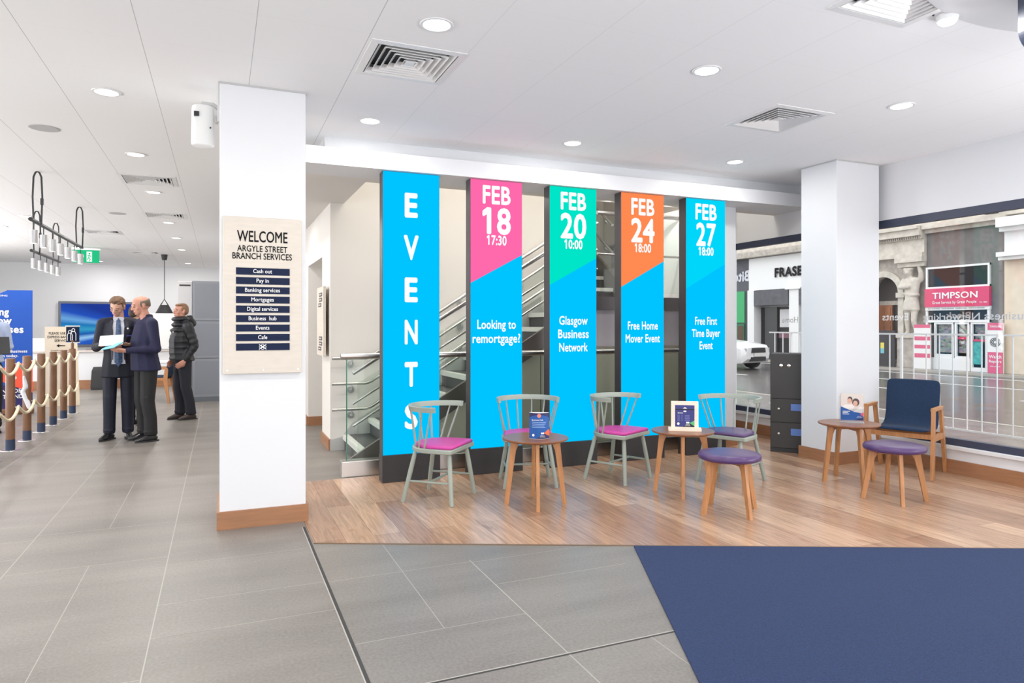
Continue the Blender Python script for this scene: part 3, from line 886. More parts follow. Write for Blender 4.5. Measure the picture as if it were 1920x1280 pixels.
bl = thing('balustrade', 'glass balustrade with a steel top rail on a metal plinth beside the EVENTS screen', 'balustrade', (1.04, 6.53, 0))
MB().rbox(0, -.07, 0, 4.05, .07, .148, .004, 1).build('plinth', STEEL, bl)
MB().tube([(.0, 0, 1.13), (4.05, 0, 1.13)], .028, 14).build('top_rail', STEEL, bl, smooth=True)
for a, b in ((.055, 1.28), (1.30, 2.55), (2.57, 4.02)):
    g_ = MB().box(a, -.007, .148, b, .007, 1.11).build('glass_panel', GLASSB, bl)
    MB().box(a - .004, -.0075, .15, a + .004, .0075, 1.105).build('glass_edge', GLEDGE, g_)

# ------------------------------------------------------------------ furniture
def chair(label, pad):
    t = thing('spindle_chair', label, 'chair', (0, 0, 0), 0, 'sage spindle-back chairs')
    # seat outline, front towards -Y
    def outline(sc=1.0, n=9):
        p = [(-.225, -.215), (.225, -.215), (.238, -.195), (.235, -.02)]
        p += [(.235 * math.cos(a), -.02 + .235 * math.sin(a)) for a in [PI * i / 16 for i in range(1, 16)]]
        p += [(-.235, -.02), (-.238, -.195)]
        return [(x * sc, -.01 + (y + .01) * sc) for x, y in p]
    s = MB(); o_, i_ = outline(1.0), outline(.975)
    s.loft([[(x, y, z) for x, y in pp] for pp, z in ((i_, .402), (o_, .408), (o_, .432), (i_, .438))])
    s.build('seat', SAGE, t, smooth=True)
    c_ = MB(); a_, b_, d_ = outline(.90), outline(.925), outline(.86)
    c_.loft([[(x, y - .012, z) for x, y in pp] for pp, z in ((a_, .4385), (b_, .446), (b_, .456), (a_, .463), (d_, .466), (outline(.5), .468))])
    c_.build('seat_pad', pad, t, smooth=True, sharp=50)
    feet = {}
    for sx in (-1, 1):
        for sy in (-1, 1):
            p1 = Vector((sx * .165, sy * .15 - .02, .405)); p0 = Vector((sx * .228, sy * .215 - .005, .0))
            feet[sx, sy] = (p0, p1)
            l = MB(); l.tube([p0, p0.lerp(p1, .03), p0.lerp(p1, .6), p0.lerp(p1, .9), p1], [.0155, .017, .019, .0175, .013], 14)
            l.build('leg', SAGE, t, smooth=True)
    st_ = MB()
    m = {}
    for sx in (-1, 1):
        a = feet[sx, -1][0].lerp(feet[sx, -1][1], .42); b = feet[sx, 1][0].lerp(feet[sx, 1][1], .42)
        st_.tube([a, a.lerp(b, .5), b], [.008, .0105, .008], 10); m[sx] = a.lerp(b, .5)
    st_.tube([m[-1], m[-1].lerp(m[1], .5), m[1]], [.008, .0105, .008], 10)
    st_.build('stretcher', SAGE, t, smooth=True)
    # bent back rail, running forward into short arms
    def arc(r, a): return Vector((r * 1.03 * math.sin(a), -.03 + r * math.cos(a), 0))
    rl = MB(); rings = []
    A_ = R(104)
    for i in range(33):
        a = -A_ + 2 * A_ * i / 32
        p = arc(.262, a); n_ = Vector((math.sin(a), math.cos(a), 0))
        tilt = .004
        h = .021; th = .011
        rings.append([p + n_ * (th * u + tilt * v) + Vector((0, 0, .752 + h * v)) for u, v in ((-1, -1), (1, -1), (1, .8), (.7, 1), (-.7, 1), (-1, .8))])
    rl.loft(rings); rl.build('back_rail', SAGE, t, smooth=True, sharp=35)
    for i, (a_top, a_bot) in enumerate(((-96, -62), (-78, -70), (-42, -42), (-15, -16), (15, 16), (42, 42), (78, 70), (96, 62))):
        pt_ = arc(.262, R(a_top)); pt_.z = .735
        pb = arc(.207, R(a_bot)); pb.z = .432; pb.y += .01
        if abs(a_bot) == 62: pb = Vector((math.copysign(.205, a_bot), .03, .432))
        if abs(a_bot) == 70: pb = Vector((math.copysign(.19, a_bot), .085, .432))
        MB().tube([pb, pb.lerp(pt_, .5), pt_], [.0085, .0075, .0065], 9).build('spindle', SAGE, t, smooth=True)
    return t
ch = chair('sage green spindle chair with magenta seat in front of the EVENTS screen', PINK)
CZ = .004
ch.location = (1.655, 5.40, CZ); ch.rotation_euler = (0, 0, R(47))
dup(ch, (2.545, 5.60, CZ), R(-17), 'sage green spindle chair with magenta seat behind the table holding the blue card')
dup(ch, (3.385, 5.44, CZ), R(27), 'sage green spindle chair with magenta seat in front of the middle FEB 20 screen')
c4 = dup(ch, (4.29, 4.95, CZ), R(-66), 'sage green spindle chair with a purple seat, right of the framed notice table')
for k in c4.children:
    if k.name.startswith('seat_pad'):
        k.data = k.data.copy(); k.data.materials[0] = PURP

def leg_frame(t, r_top, r_bot, z_top, angles, wd=.046, th=.026, name='leg'):
    for a in angles:
        d = Vector((math.cos(a), math.sin(a), 0)); s = Vector((-d.y, d.x, 0))
        l = MB(); rings = []
        for z, r, w_ in ((0, r_bot, .034), (z_top * .55, r_bot + (r_top - r_bot) * .55, .040), (z_top * .84, r_top + (r_bot - r_top) * .16, wd), (z_top * .93, r_top, wd + .014), (z_top, r_top - .012, wd + .045)):
            inn = d * (r - w_ * .62); out = d * (r + w_ * .38)
            zz = Vector((0, 0, z))
            rings.append([inn - s * th / 2 + zz, out - s * th / 2 + zz, out + s * th / 2 + zz, inn + s * th / 2 + zz])
        l.loft(rings); l.build(name, OAK, t, smooth=True, sharp=30)
    ap = MB()
    for a in (angles[0], angles[1]):
        d = Vector((math.cos(a), math.sin(a), 0))
        ap.bar(d * -(r_top - .03) + Vector((0, 0, z_top - .016)), d * (r_top - .03) + Vector((0, 0, z_top - .016)), th, .032)
    ap.build('cross_rail', OAK, t)
def table(label, loc, rz, r=.262, h=.53):
    t = thing('round_table', label, 'table', loc, rz, 'small round oak tables')
    MB().lathe([(.0005, h - .026), (r - .035, h - .026), (r - .006, h - .016), (r, h - .009), (r, h - .004), (r - .004, h), (.0005, h)], seg=64).build('tabletop', OAKD, t, smooth=True, sharp=30)
    leg_frame(t, .175, .235, h - .026, [R(a) for a in (0, 90, 180, 270)])
    return t
t1 = table('round oak table holding the curved blue card, left of the three', (2.305, 4.92, CZ), R(-20))
t2 = dup(t1, (3.61, 4.76, CZ), R(-36), 'round oak table holding the framed notice, in the middle')
t3 = dup(t1, (5.275, 4.52, CZ), R(-20), 'round oak table holding the acrylic leaflet stand, beside the blue armchair')
def stool(label, loc, rz):
    t = thing('round_stool', label, 'stool', loc, rz, 'purple round stools')
    r = .232; h = .40
    MB().lathe([(.0005, h), (r - .02, h), (r - .004, h + .008), (r, h + .018), (r, h + .034), (r - .008, h + .046), (r - .03, h + .053), (r - .09, h + .060), (.0005, h + .064)], seg=56).build('seat_pad', PURP, t, smooth=True, sharp=60)
    leg_frame(t, .165, .238, h, [R(a) for a in (0, 90, 180, 270)], wd=.05)
    return t
s1 = stool('purple leather round stool nearest the carpet, in front of the middle table', (3.565, 4.13, CZ), R(-3))
dup(s1, (5.05, 3.89, CZ), R(-38), 'purple leather round stool in front of the blue armchair')

# armchair
am = thing('armchair', 'navy upholstered armchair with open oak arms by the window', 'armchair', (6.10, 4.585, CZ), R(-67))
def rings_shell():
    prof = [(-.24, .435), (-.20, .445), (-.08, .435), (.06, .425), (.16, .43), (.215, .475), (.24, .56), (.262, .68), (.276, .78), (.284, .835), (.288, .865), (.289, .882)]
    return prof
sh = MB(); prof = rings_shell(); rings = []
W2 = [.235, .245, .248, .248, .245, .240, .238, .24, .24, .24, .232, .205]
for (y, z), hw in zip(prof, W2):
    pass
def shell(mb, off_n, sc):
    pts = [Vector((0, y, z)) for y, z in prof]
    out = []
    for i, p in enumerate(pts):
        d = (pts[min(i + 1, len(pts) - 1)] - pts[max(i - 1, 0)]).normalized()
        n_ = Vector((0, -d.z, d.y))
        out.append((p, n_, W2[i] * sc))
    return out
fr = shell(sh, 0, 1)
rings = []
K = 9
for p, n_, hw in fr:
    ring = []
    for j in range(K):
        u = -1 + 2 * j / (K - 1)
        bulge = .016 * (1 - u * u)
        ring.append(p + Vector((u * hw, 0, 0)) + n_ * (.012 + bulge * .4 - .006 * abs(u) ** 4))
    for j in range(K):
        u = 1 - 2 * j / (K - 1)
        ring.append(p + Vector((u * hw * .99, 0, 0)) - n_ * .014)
    rings.append(ring)
sh.loft(rings)
so = sh.build('upholstered_shell', NAVYF, am, smooth=True, sharp=70)
ss = so.modifiers.new('s', 'SUBSURF'); ss.levels = 2; ss.render_levels = 2
for sx in (-1, 1):
    x = sx * .285
    MB().bar((x, -.25, 0), (x, -.205, .64), .028, .052, (0, 1, 0)).build('front_leg', OAK, am)
    MB().bar((x, .265, 0), (x, .055, .64), .028, .056, (0, 1, 0)).build('rear_leg', OAK, am)
    b = MB(); b.rbox(x - .019, -.232, .625, x + .019, .09, .655, .004); b.build('armrest', OAK, am)
    MB().bar((x, -.22, .375), (x, .165, .372), .026, .055).build('side_rail', OAK, am)
fr_ = MB(); fr_.bar((-.285, -.19, .385), (.285, -.19, .385), .024, .045); fr_.bar((-.285, .14, .375), (.285, .14, .375), .024, .045); fr_.build('seat_frame', OAK, am)

# black cabinet behind the right column
cb_ = thing('drawer_cabinet', 'tall black cabinet with round knobs and blue tags behind the right-hand column', 'cabinet', (5.70, 5.93, CZ), R(-49))
MB().rbox(0, 0, 0, .42, .40, 1.10, .004, 1).build('carcass', BLACKM, cb_)
for za, zb in ((.60, 1.095), (.335, .595), (.05, .33)):
    d_ = MB().rbox(.004, -.012, za, .416, .002, zb, .003, 1).build('drawer', mat('drawer_black', (.036, .034, .033), .45), cb_)
    if za == .60:
        for x in (.115, .195): MB().lathe([(.0005, .0), (.016, 0), (.018, .012), (.0005, .016)], seg=16).build('knob', CHROME, d_, loc=(x, -.012, .97)).rotation_euler = (R(90), 0, 0)
    else:
        MB().lathe([(.0005, .0), (.012, 0), (.012, .014), (.0005, .018)], seg=14).build('knob', STEEL, d_, loc=(.09, -.012, (za + zb) / 2 + .02)).rotation_euler = (R(90), 0, 0)
        MB().box(.215, -.016, (za + zb) / 2 + .005, .33, -.011, (za + zb) / 2 + .08).build('blue_tag', mat('tag_blue', srgb(92, 124, 190), .5), d_)

# ------------------------------------------------------------------ cards on the tables
TZ = .53 + CZ
BLUEP = mat('print_blue', srgb(10, 82, 158), .4)
DNAVY = mat('print_dark_navy', srgb(30, 26, 84), .4)
ORANGE = mat('print_orange', srgb(248, 104, 40), .4)
WARMR = mat('print_glow', srgb(238, 128, 104), .4)
PAPER = mat('paper_white', (.82, .82, .81), .6)
cd = thing('card_stand', 'curved blue tent card with white print on the left table', 'card', (2.30, 4.84, TZ), R(-25))
def cyl_card(mb, pts, off, half=.078, sag=.035, n=12):
    """polygon given in card coordinates (x, z) pressed onto the bowed face"""
    def Y(x): return -sag * (1 - (x / half) ** 2) - off
    return [(x, Y(x), z) for x, z in pts]
def strip(mb, xa, xb, zt, zb, off, n=12):
    for i in range(n):
        x0, x1 = xa + (xb - xa) * i / n, xa + (xb - xa) * (i + 1) / n
        q = cyl_card(mb, [(x0, zb(x0)), (x1, zb(x1)), (x1, zt(x1)), (x0, zt(x0))], off)
        mb.face(q)
b = MB()
for sgn in (1,):
    rings = []
    for i in range(17):
        x = -.078 + .156 * i / 16; y = -.035 * (1 - (x / .078) ** 2)
        rings.append((x, y))
    back = [(x, -y * .35 + .002) for x, y in rings[::-1]]
    b.loft([[(x, y, z) for x, y in rings + back[1:-1]] for z in (0, .205)])
b.build('card', PAPER, cd)
f = MB(); strip(f, -.078, .078, lambda x: .203, lambda x: .002, .0006); f.mi = 1
strip(f, -.078, .078, lambda x: .203, lambda x: .165 + .025 * (1 - (x / .078) ** 2), .0010); f.mi = 2
strip(f, -.03, .078, lambda x: .002 + (x + .03) * .5, lambda x: .002, .0010)
f.mi = 3; strip(f, .036, .078, lambda x: .046 + (x - .036) * .75, lambda x: .046 - (x - .036) * .55, .0014, 6)
f.mi = 4; strip(f, -.016, .014, lambda x: .182 + math.sqrt(max(0, .0155 ** 2 - (x + .001) ** 2)), lambda x: .182 - math.sqrt(max(0, .0155 ** 2 - (x + .001) ** 2)), .0014, 10)
f.build('print', [BLUEP, DNAVY, DNAVY, ORANGE, WARMR], cd)
text('Business Hub', WHITEI, cd, (-.013, -.0372, .145), FACE_F, .011, .088, .02)
l = MB()
for z, a, c_ in ((.131, -.056, .054), (.117, -.056, .05), (.103, -.056, .04), (.091, -.056, .048)): strip(l, a, c_, lambda x: z + .0022, lambda x: z - .0022, .0016, 8)
l.build('print_lines', mat('print_pale', srgb(150, 180, 220), .5), cd)
l = MB(); strip(l, -.056, -.036, lambda x: .03 + math.sqrt(max(0, .01**2 - (x + .046)**2)), lambda x: .03 - math.sqrt(max(0, .01**2 - (x + .046)**2)), .0018, 8)
for cx in (.02, .032): strip(l, cx - .007, cx + .007, lambda x: .046 + math.sqrt(max(0, .007**2 - (x - cx)**2)), lambda x: .046 - math.sqrt(max(0, .007**2 - (x - cx)**2)), .0018, 6)
l.build('emblem', WHITEI, cd)
text('BANK OF', WHITEI, cd, (.026, -.037, .024), FACE_F, .006, .03, .02); text('SCOTLAND', WHITEI, cd, (.026, -.037, .015), FACE_F, .006, .04, .02)

fs = thing('framed_notice', 'pale wood notice frame on a foot on the middle table', 'sign', (3.60, 4.72, TZ), R(-34))
PALEW = mat('pale_wood', srgb(232, 218, 200), .5, noise=.05, nscale=10, stretch=(1, 1, 8))
MB().rbox(-.135, -.045, 0, .135, .045, .026, .002, 1).build('foot', PALEW, fs)
MB().rbox(-.112, -.012, .026, .112, .012, .248, .002, 1).build('backboard', PALEW, fs)
IND = mat('print_indigo', srgb(50, 52, 118), .4)
f = MB(); f.box(-.079, -.0135, .034, .079, -.011, .216); f.mi = 1
f.box(-.079, -.0142, .176, .079, -.0134, .184); f.prism([(-.02, .034), (.079, .034), (.079, .06), (.04, .065)], -.0142, -.0134, 'y'); f.mi = 2
f.prism([(.04, .066), (.079, .09), (.079, .042)], -.0146, -.0134, 'y')
f.build('poster', [IND, mat('print_black', srgb(22, 20, 34), .4), mat('print_green', srgb(82, 176, 112), .4)], fs)
text('Events', WHITEI, fs, (-.036, -.0152, .147), FACE_F, .010, .042, .02)
l = MB()
l.prism([(-.018, .188), (.02, .188), (.001, .2)], -.015, -.0143, 'y'); l.ball((.001, -.0146, .165), (.014, .0006, .006), 10)
l.ball((-.053, -.0146, .06), (.011, .0006, .011), 10); l.ball((.018, -.015, .07), (.008, .0006, .008), 10); l.ball((.031, -.015, .07), (.008, .0006, .008), 10)
l.build('emblem', WHITEI, fs)
l = MB()
for r_ in range(6):
    for xa, xb in ((-.06, -.04), (-.028, -.018), (0, .04)): l.box(xa, -.015, .13 - r_ * .009, xb, -.0143, .133 - r_ * .009)
l.build('print_lines', mat('print_lilac', srgb(120, 124, 184), .5), fs)
text('BANK OF', WHITEI, fs, (.024, -.0152, .051), FACE_F, .006, .03, .02); text('SCOTLAND', WHITEI, fs, (.024, -.0152, .041), FACE_F, .006, .042, .02)

ls = thing('leaflet_stand', 'clear acrylic leaflet stand with a photo leaflet on the right table', 'leaflet', (5.30, 4.51, TZ), R(-38))
a = MB(); a.box(-.105, -.02, 0, .105, -.017, .13); a.box(-.105, .018, 0, .105, .021, .24); a.box(-.105, -.03, 0, .105, .05, .003)
a.build('holder', ACRYL, ls)
f = MB(); f.box(-.095, -.012, .022, .095, .012, .262)
f.mi = 1; f.prism([(-.095, .022), (.095, .022), (.095, .085), (.03, .098), (-.03, .12), (-.095, .148)], -.0128, -.0118, 'y')
f.mi = 2; f.prism([(.065, .08), (.095, .10), (.095, .055)], -.0135, -.0125, 'y')
f.mi = 3; f.prism([(.01, .022), (.095, .022), (.095, .055)], -.0132, -.0125, 'y')
f.build('leaflet', [mat('photo_beige', srgb(206, 196, 188), .4), BLUEP, mat('print_rose', srgb(226, 88, 112), .4), DNAVY], ls)
f = MB(); y = -.0128
SK = mat('photo_skin', srgb(206, 160, 140), .5); HR = mat('photo_hair', srgb(72, 58, 58), .5)
f.mi = 2; f.prism([(-.085, .147), (-.06, .165), (.0, .17), (.02, .15), (.0, .115), (-.03, .121)], y, y - .0004, 'y')
f.prism([(.01, .1), (.07, .15), (.085, .14), (.085, .09), (.03, .099)], y - .0002, y - .0006, 'y')
f.mi = 1; f.ball((-.018, y, .212), (.022, .0012, .028), 10); f.ball((.03, y - .0006, .188), (.03, .0012, .036), 12)
f.mi = 0; f.ball((-.022, y - .0008, .2), (.018, .0012, .024), 10); f.ball((.026, y - .0014, .178), (.02, .0012, .026), 10)
f.build('photo', [SK, HR, mat('photo_white', srgb(222, 214, 208), .5)], ls)
l = MB()
for z, wd in ((.104, .06), (.092, .045), (.08, .055)): l.box(-.08, -.0138, z - .003, -.08 + wd, -.0128, z + .003)
l.build('print_lines', WHITEI, ls)
text('BANK OF', WHITEI, ls, (.06, -.0142, .058), FACE_F, .006, .032, .02); text('SCOTLAND', WHITEI, ls, (.06, -.0142, .047), FACE_F, .006, .045, .02)

# ------------------------------------------------------------------ street outside
ASPH = mat('wet_road', srgb(96, 92, 90), 0.22, noise=.3, nscale=2.5, stretch=(1, .35, 1), bump=.15)
PAVE = mat('wet_paving', srgb(128, 122, 118), 0.25, noise=.2, nscale=3, bump=.1)
KERB = mat('kerb_stone', srgb(176, 170, 160), .5)
STONE = mat('sandstone', srgb(204, 196, 184), .75, noise=.14, nscale=5, bump=.3)
STONED = mat('weathered_stone', srgb(178, 170, 160), .75, noise=.22, nscale=6, bump=.3)
RENDER = mat('white_render', (.82, .82, .81), .7)
SLATE = mat('grey_cladding', srgb(112, 108, 106), .6, noise=.12, nscale=4)
DARKG = mat('dark_glazing', srgb(42, 38, 40), .3, spec=.15)
def sbox(name, mt, *a): return struct(MB().box(*a).build(name, mt))
sbox('floor_road', ASPH, 10.4, -8, -.2, 20.6, 50, -.06)
sbox('floor_pavement', PAVE, X1 + .22, -8, -.2, 10.3, 50, -.005)
sbox('floor_pavement_far', PAVE, 20.7, -8, -.2, 23.5, 50, .0)
sbox('trim_6', KERB, 10.3, -8, -.2, 10.4, 50, .0); sbox('trim_7', KERB, 20.6, -8, -.2, 20.75, 50, .012)
LINE = mat('road_paint', (.7, .7, .68), .5)
rl_ = MB()
rl_.box(19.6, -5, -.062, 19.72, 45, -.056)
for k in range(9): rl_.box(14.4, -4 + k * 5, -.062, 14.52, -1.6 + k * 5, -.056)
rl_.box(16.9, 8, -.062, 17.0, 16, -.056)
struct(rl_.build('trim_8', LINE))

# pedestrian guard rail
gd = thing('guard_rail', 'white pedestrian guard rail of upright bars on the pavement outside', 'railing', (8.5, 4.0, 0))
WM = mat('white_metal', (.78, .78, .78), .35)
p0, p1 = -3.4, 4.86
for z in (1.305, .12): MB().box(-.011, p0, z - .011, .011, p1, z + .011).build('rail', WM, gd)
y = p0; k = 0
while y <= p1 + .01:
    if k % 11 == 0: MB().box(-.014, y - .014, 0, .014, y + .014, 1.31).build('post', WM, gd)
    else: MB().box(-.006, y - .006, .12, .006, y + .006, 1.30).build('upright_bar', WM, gd)
    y += .177; k += 1

FX = 21.5
def fac(name, mt, x0, y0, z0, x1, y1, z1, parent):
    return MB().box(x0 - FX, y0, z0, x1 - FX, y1, z1).build(name, mt, parent)
# --- white clothing shop at the far left of the view
f1 = thing('shopfront', 'white rendered shopfront with black FRASERS lettering and dark awnings across the street', 'building', (FX, 0, 0))
fac('wall', RENDER, FX, 18.04, 2.95, FX + 3, 23.65, 4.35, f1); fac('wall', RENDER, FX + .5, 18.04, 0, FX + 3, 23.65, 2.95, f1)
for ya, yb in ((23.25, 23.65), (20.75, 21.25), (18.04, 18.5)): fac('pilaster', RENDER, FX - .08, ya, 0, FX + .5, yb, 2.96, f1)
fac('capital', RENDER, FX - .16, 20.6, 2.9, FX + .0, 21.4, 2.98, f1)
for ya, yb in ((21.28, 23.22), (18.55, 20.7)):
    fac('shop_window', DARKG, FX + .3, ya, .25, FX + .34, yb, 2.2, f1); fac('awning', mat('awning_slate', srgb(84, 84, 90), .6, noise=.2, nscale=4), FX - .12, ya, 2.28, FX + .3, yb, 2.93, f1)
    fac('stall_riser', RENDER, FX + .22, ya, 0, FX + .4, yb, .25, f1)
fac('door_leaf', mat('door_black', (.03, .03, .032), .4), FX + .2, 22.2, 0, FX + .3, 22.9, 2.2, f1)
fac('display', mat('display_white', srgb(206, 204, 206), .5), FX + .26, 21.4, 1.35, FX + .3, 22.1, 2.1, f1)
fac('display', mat('display_rose', srgb(122, 78, 92), .5), FX + .26, 21.35, .9, FX + .3, 22.15, 1.1, f1)
text('FRASERS', INK, f1, (-.06, 21.02, 3.46), FACE_W, .40, 2.1, .05)
fac('shop_window', DARKG, FX + .28, 18.6, .4, FX + .32, 20.6, 2.0, f1)
up = thing('building', 'sandstone upper storeys and cornice above the shops across the street', 'building', (FX, 0, 4.36))
def upf(name, mt, x0, y0, z0, x1, y1, z1): return MB().box(x0 - FX, y0, z0 - 4.36, x1 - FX, y1, z1 - 4.36).build(name, mt, up)
upf('cornice', STONED, FX - .35, 18.04, 4.37, FX + .2, 30, 4.62); upf('storey_wall', STONE, FX, 18.04, 4.62, FX + 3, 30, 9.0)
for yy in (19.2, 22.0, 24.8): upf('window', mat('upper_glass', srgb(120, 124, 130), .15), FX - .02, yy, 5.4, FX + .02, yy + 1.2, 7.6)
# --- dark neighbour shop
f0 = thing('shopfront', 'dark slate shopfront with a green window display, beyond the white shop', 'building', (FX, 0, 0))
fac('wall', mat('slate_front', srgb(78, 80, 88), .5, noise=.12, nscale=5), FX + .1, 23.68, 0, FX + 3, 30, 4.35, f0)
fac('window_display', mat('display_green', srgb(56, 168, 104), .5), FX + .06, 24.0, 1.55, FX + .12, 26, 2.95, f0)
fac('window_frame', mat('frame_green', srgb(36, 112, 74), .5), FX + .05, 24.0, .3, FX + .1, 26, 1.5, f0)
fac('doorway', mat('door_brown', srgb(92, 64, 48), .5), FX + .04, 24.06, .4, FX + .1, 24.4, 1.4, f0)
text('Bite', mat('reflected_sign', srgb(206, 208, 216), .5), f0, (.08, 24.2, 3.42), FACE_W, .48, 1.0, .04, mirror=True)  # mirrored word painted on the shopfront in place of a reflection

# --- arched stone portal
f2 = thing('stone_portal', 'arched sandstone doorway with an oak door in the building across the street', 'building', (FX, 0, 0))
fac('pier', STONED, FX, 17.75, 0, FX + 2, 18.0, 4.3, f2); fac('pier', STONED, FX - .05, 15.42, 0, FX + 2, 16.42, 1.0, f2); fac('pier', STONED, FX + .25, 15.42, 1.0, FX + 2, 16.42, 3.7, f2)
ar = MB(); cy, cz, r0, r1 = 17.05, 2.55, .58, .74
pts_o = [(cy + 1.0, cz), (cy + 1.0, 3.75), (cy - .85, 3.75), (cy - .85, cz)]
arc_ = [(cy + r1 * math.cos(a), cz + r1 * math.sin(a)) for a in [PI * i / 18 for i in range(19)]]
for (a, b_) in zip(arc_, arc_[1:]):
    ar.loft([[(x, a[0], a[1]), (x, b_[0], b_[1]), (x, b_[0], 3.75), (x, a[0], 3.75)] for x in (.15, 1.0)])
ar.box(.15, cy + r1, 0, 1.0, cy + 1.0, 3.75); ar.box(.15, cy - .85, 0, 1.0, cy - r1, 3.75)
ar.build('arch_wall', STONED, f2)
ring = MB()
for (a0, a1) in zip([PI * i / 18 for i in range(18)], [PI * i / 18 for i in range(1, 19)]):
    ring.loft([[(x, cy + r * math.cos(a), cz + r * math.sin(a)) for a, r in ((a0, r0), (a1, r0), (a1, r1 + .05), (a0, r1 + .05))] for x in (.05, .3)])
ring.box(.05, cy + r0, 0, .3, cy + r1 + .05, cz); ring.box(.05, cy - r1 - .05, 0, .3, cy - r0, cz)
ring.box(-.02, cy - r1 - .12, 2.38, .32, cy - r0 + .03, 2.55); ring.box(-.02, cy + r0 - .03, 2.38, .32, cy + r1 + .12, 2.55)
ring.build('arch_moulding', STONE, f2)
MB().box(.7, cy - .8, 0, .75, cy + .8, 3.3).build('dark_recess', mat('recess_brown', srgb(70, 58, 54), .7), f2)
dd = MB(); dd.box(.55, cy + .02, .1, .62, cy + .58, 2.15)
for zz in (.2, .85, 1.5): 
    for yy in (.08, .33): dd.box(.53, cy + yy, zz, .56, cy + yy + .2, zz + .55)
dd.build('door_leaf', mat('street_oak_door', srgb(150, 92, 52), .5, noise=.25, nscale=6, stretch=(1, 1, .3)), f2)
fl_ = MB(); fl_.box(.60, cy - .58, 2.15, .66, cy + .58, 2.3); fl_.build('fanlight_bar', STONED, f2)
for k in range(4): fac('step', STONED, FX + .1 + .16 * k - .1, cy - .72, .0, FX + .9, cy - .4, .12 + .12 * k, f2)
en = MB()
for zz, zt, d in ((3.72, 3.85, .18), (3.85, 4.3, .08), (4.3, 4.4, .2), (4.4, 4.62, .34), (4.62, 4.72, .44)): en.box(-d, 15.42, zz, .6, 18.02, zt)
en.build('entablature', STONE, f2)
dn = MB()
for k in range(32): dn.box(-.26, 15.46 + k * .08, 4.32, -.18, 15.50 + k * .08, 4.39)
dn.build('dentils', STONED, f2)
upf('storey_wall', STONE, FX + .1, 3, 4.73, FX + 3, 18.04, 9)
upf('window', mat('upper_white', (.78, .78, .78), .5), FX + .06, 13.9, 4.9, FX + .12, 15.0, 6.8)
nb = MB(); nb.box(-.12, 15.42, 1.0, .3, 16.42, 1.12); nb.box(-.2, 15.42, 3.55, .35, 16.42, 3.72); nb.box(-.06, 15.44, 3.4, .3, 16.40, 3.55); nb.build('pedestal_moulding', STONE, f2)
# sculpted figure carrying the entablature
def statue():
    P = []
    B = lambda *a: P.append(list(a))
    B(((-.12, .0, 2.2), (.16, .22, .12)), ((-.1, 0, 2.65), (.17, .26, .15)))
    B(((-.1, 0, 2.65), (.17, .26, .15)), ((-.08, 0, 2.95), (.16, .30, .12)))
    B(((-.16, .08, 3.22), (.14, .13, .17))); B(((-.1, .04, 2.95), .09), ((-.14, .07, 3.15), .09))
    for k in range(10): B(((-.16 + .12 * math.cos(k * 2.4), .08 + .12 * math.sin(k * 2.4), 3.26 + .08 * math.sin(k)), .055))
    B(((-.08, .3, 2.95), .1), ((-.26, .33, 2.72), .08)); B(((-.26, .33, 2.72), .08), ((-.32, -.02, 2.72), .065))
    B(((-.06, -.3, 2.95), .1), ((-.16, -.36, 3.2), .075)); B(((-.16, -.36, 3.2), .075), ((-.1, -.24, 3.42), .06))
    B(((-.1, .02, 2.25), (.18, .26, .08)), ((-.12, .0, 1.95), (.2, .3, .06)))
    B(((-.12, .12, 1.98), .12), ((-.14, .14, 1.55), .09)); B(((-.14, .14, 1.55), .09), ((-.1, .14, 1.18), .065)); B(((-.12, .14, 1.15), .07), ((-.24, .14, 1.14), .05))
    B(((-.12, -.12, 1.98), .12), ((-.2, -.14, 1.58), .09)); B(((-.2, -.14, 1.58), .09), ((-.12, -.18, 1.18), .065)); B(((-.12, -.18, 1.15), .07), ((-.24, -.18, 1.14), .05))
    B(((-.1, .1, 2.5), (.17, .24, .05)), ((-.14, -.1, 2.44), (.17, .22, .06)))
    return remesh(P, .03, 3)
sq = thing('stone_figure', 'carved stone figure holding up the cornice between the arch and the key-cutting shop', 'statue', (FX + .12, 15.92, 0))
put('carved_body', statue(), STONE, sq)
# --- key cutting shop
f3 = thing('shopfront', 'key-cutting shop with a pink TIMPSON sign and white doors across the street', 'building', (FX, 0, 0))
fac('wall', SLATE, FX + .05, 12.97, 3.32, FX + 2, 15.40, 4.5, f3); fac('wall', SLATE, FX + .05, 12.97, 0, FX + 2, 13.36, 3.32, f3)
fac('back_wall', mat('shop_inside', srgb(150, 140, 132), .6), FX + 1.6, 13.3, 0, FX + 1.8, 15.40, 3.3, f3)
fac('cornice', STONED, FX - .1, 12.97, 4.45, FX + .3, 15.40, 4.58, f3); fac('cornice', STONE, FX - .25, 12.97, 4.58, FX + .3, 15.40, 4.72, f3)
fr3 = MB()
for a in ((13.36, 2.62, 15.40, 2.68), (13.36, 3.27, 15.40, 3.33), (13.36, 2.62, 13.42, 3.33), (15.34, 2.62, 15.40, 3.33), (13.36, 0, 13.43, 2.05), (15.33, 0, 15.40, 2.05), (13.36, 1.52, 15.40, 1.60)): fr3.box(-.02 - .0015 * len(fr3.bm.faces) / 6, a[0], a[1], .06, a[2], a[3])
fr3.build('window_frame', RENDER, f3)
fac('upper_pane', DARKG, FX + .02, 13.4, 2.66, FX + .05, 15.36, 3.29, f3)
fac('transom_pane', DARKG, FX + .02, 13.4, 1.6, FX + .05, 15.36, 1.92, f3)
sg_ = fac('sign_panel', mat('timpson_pink', srgb(214, 62, 104), .5), FX - .08, 13.34, 2.02, FX + .04, 15.40, 2.62, f3)
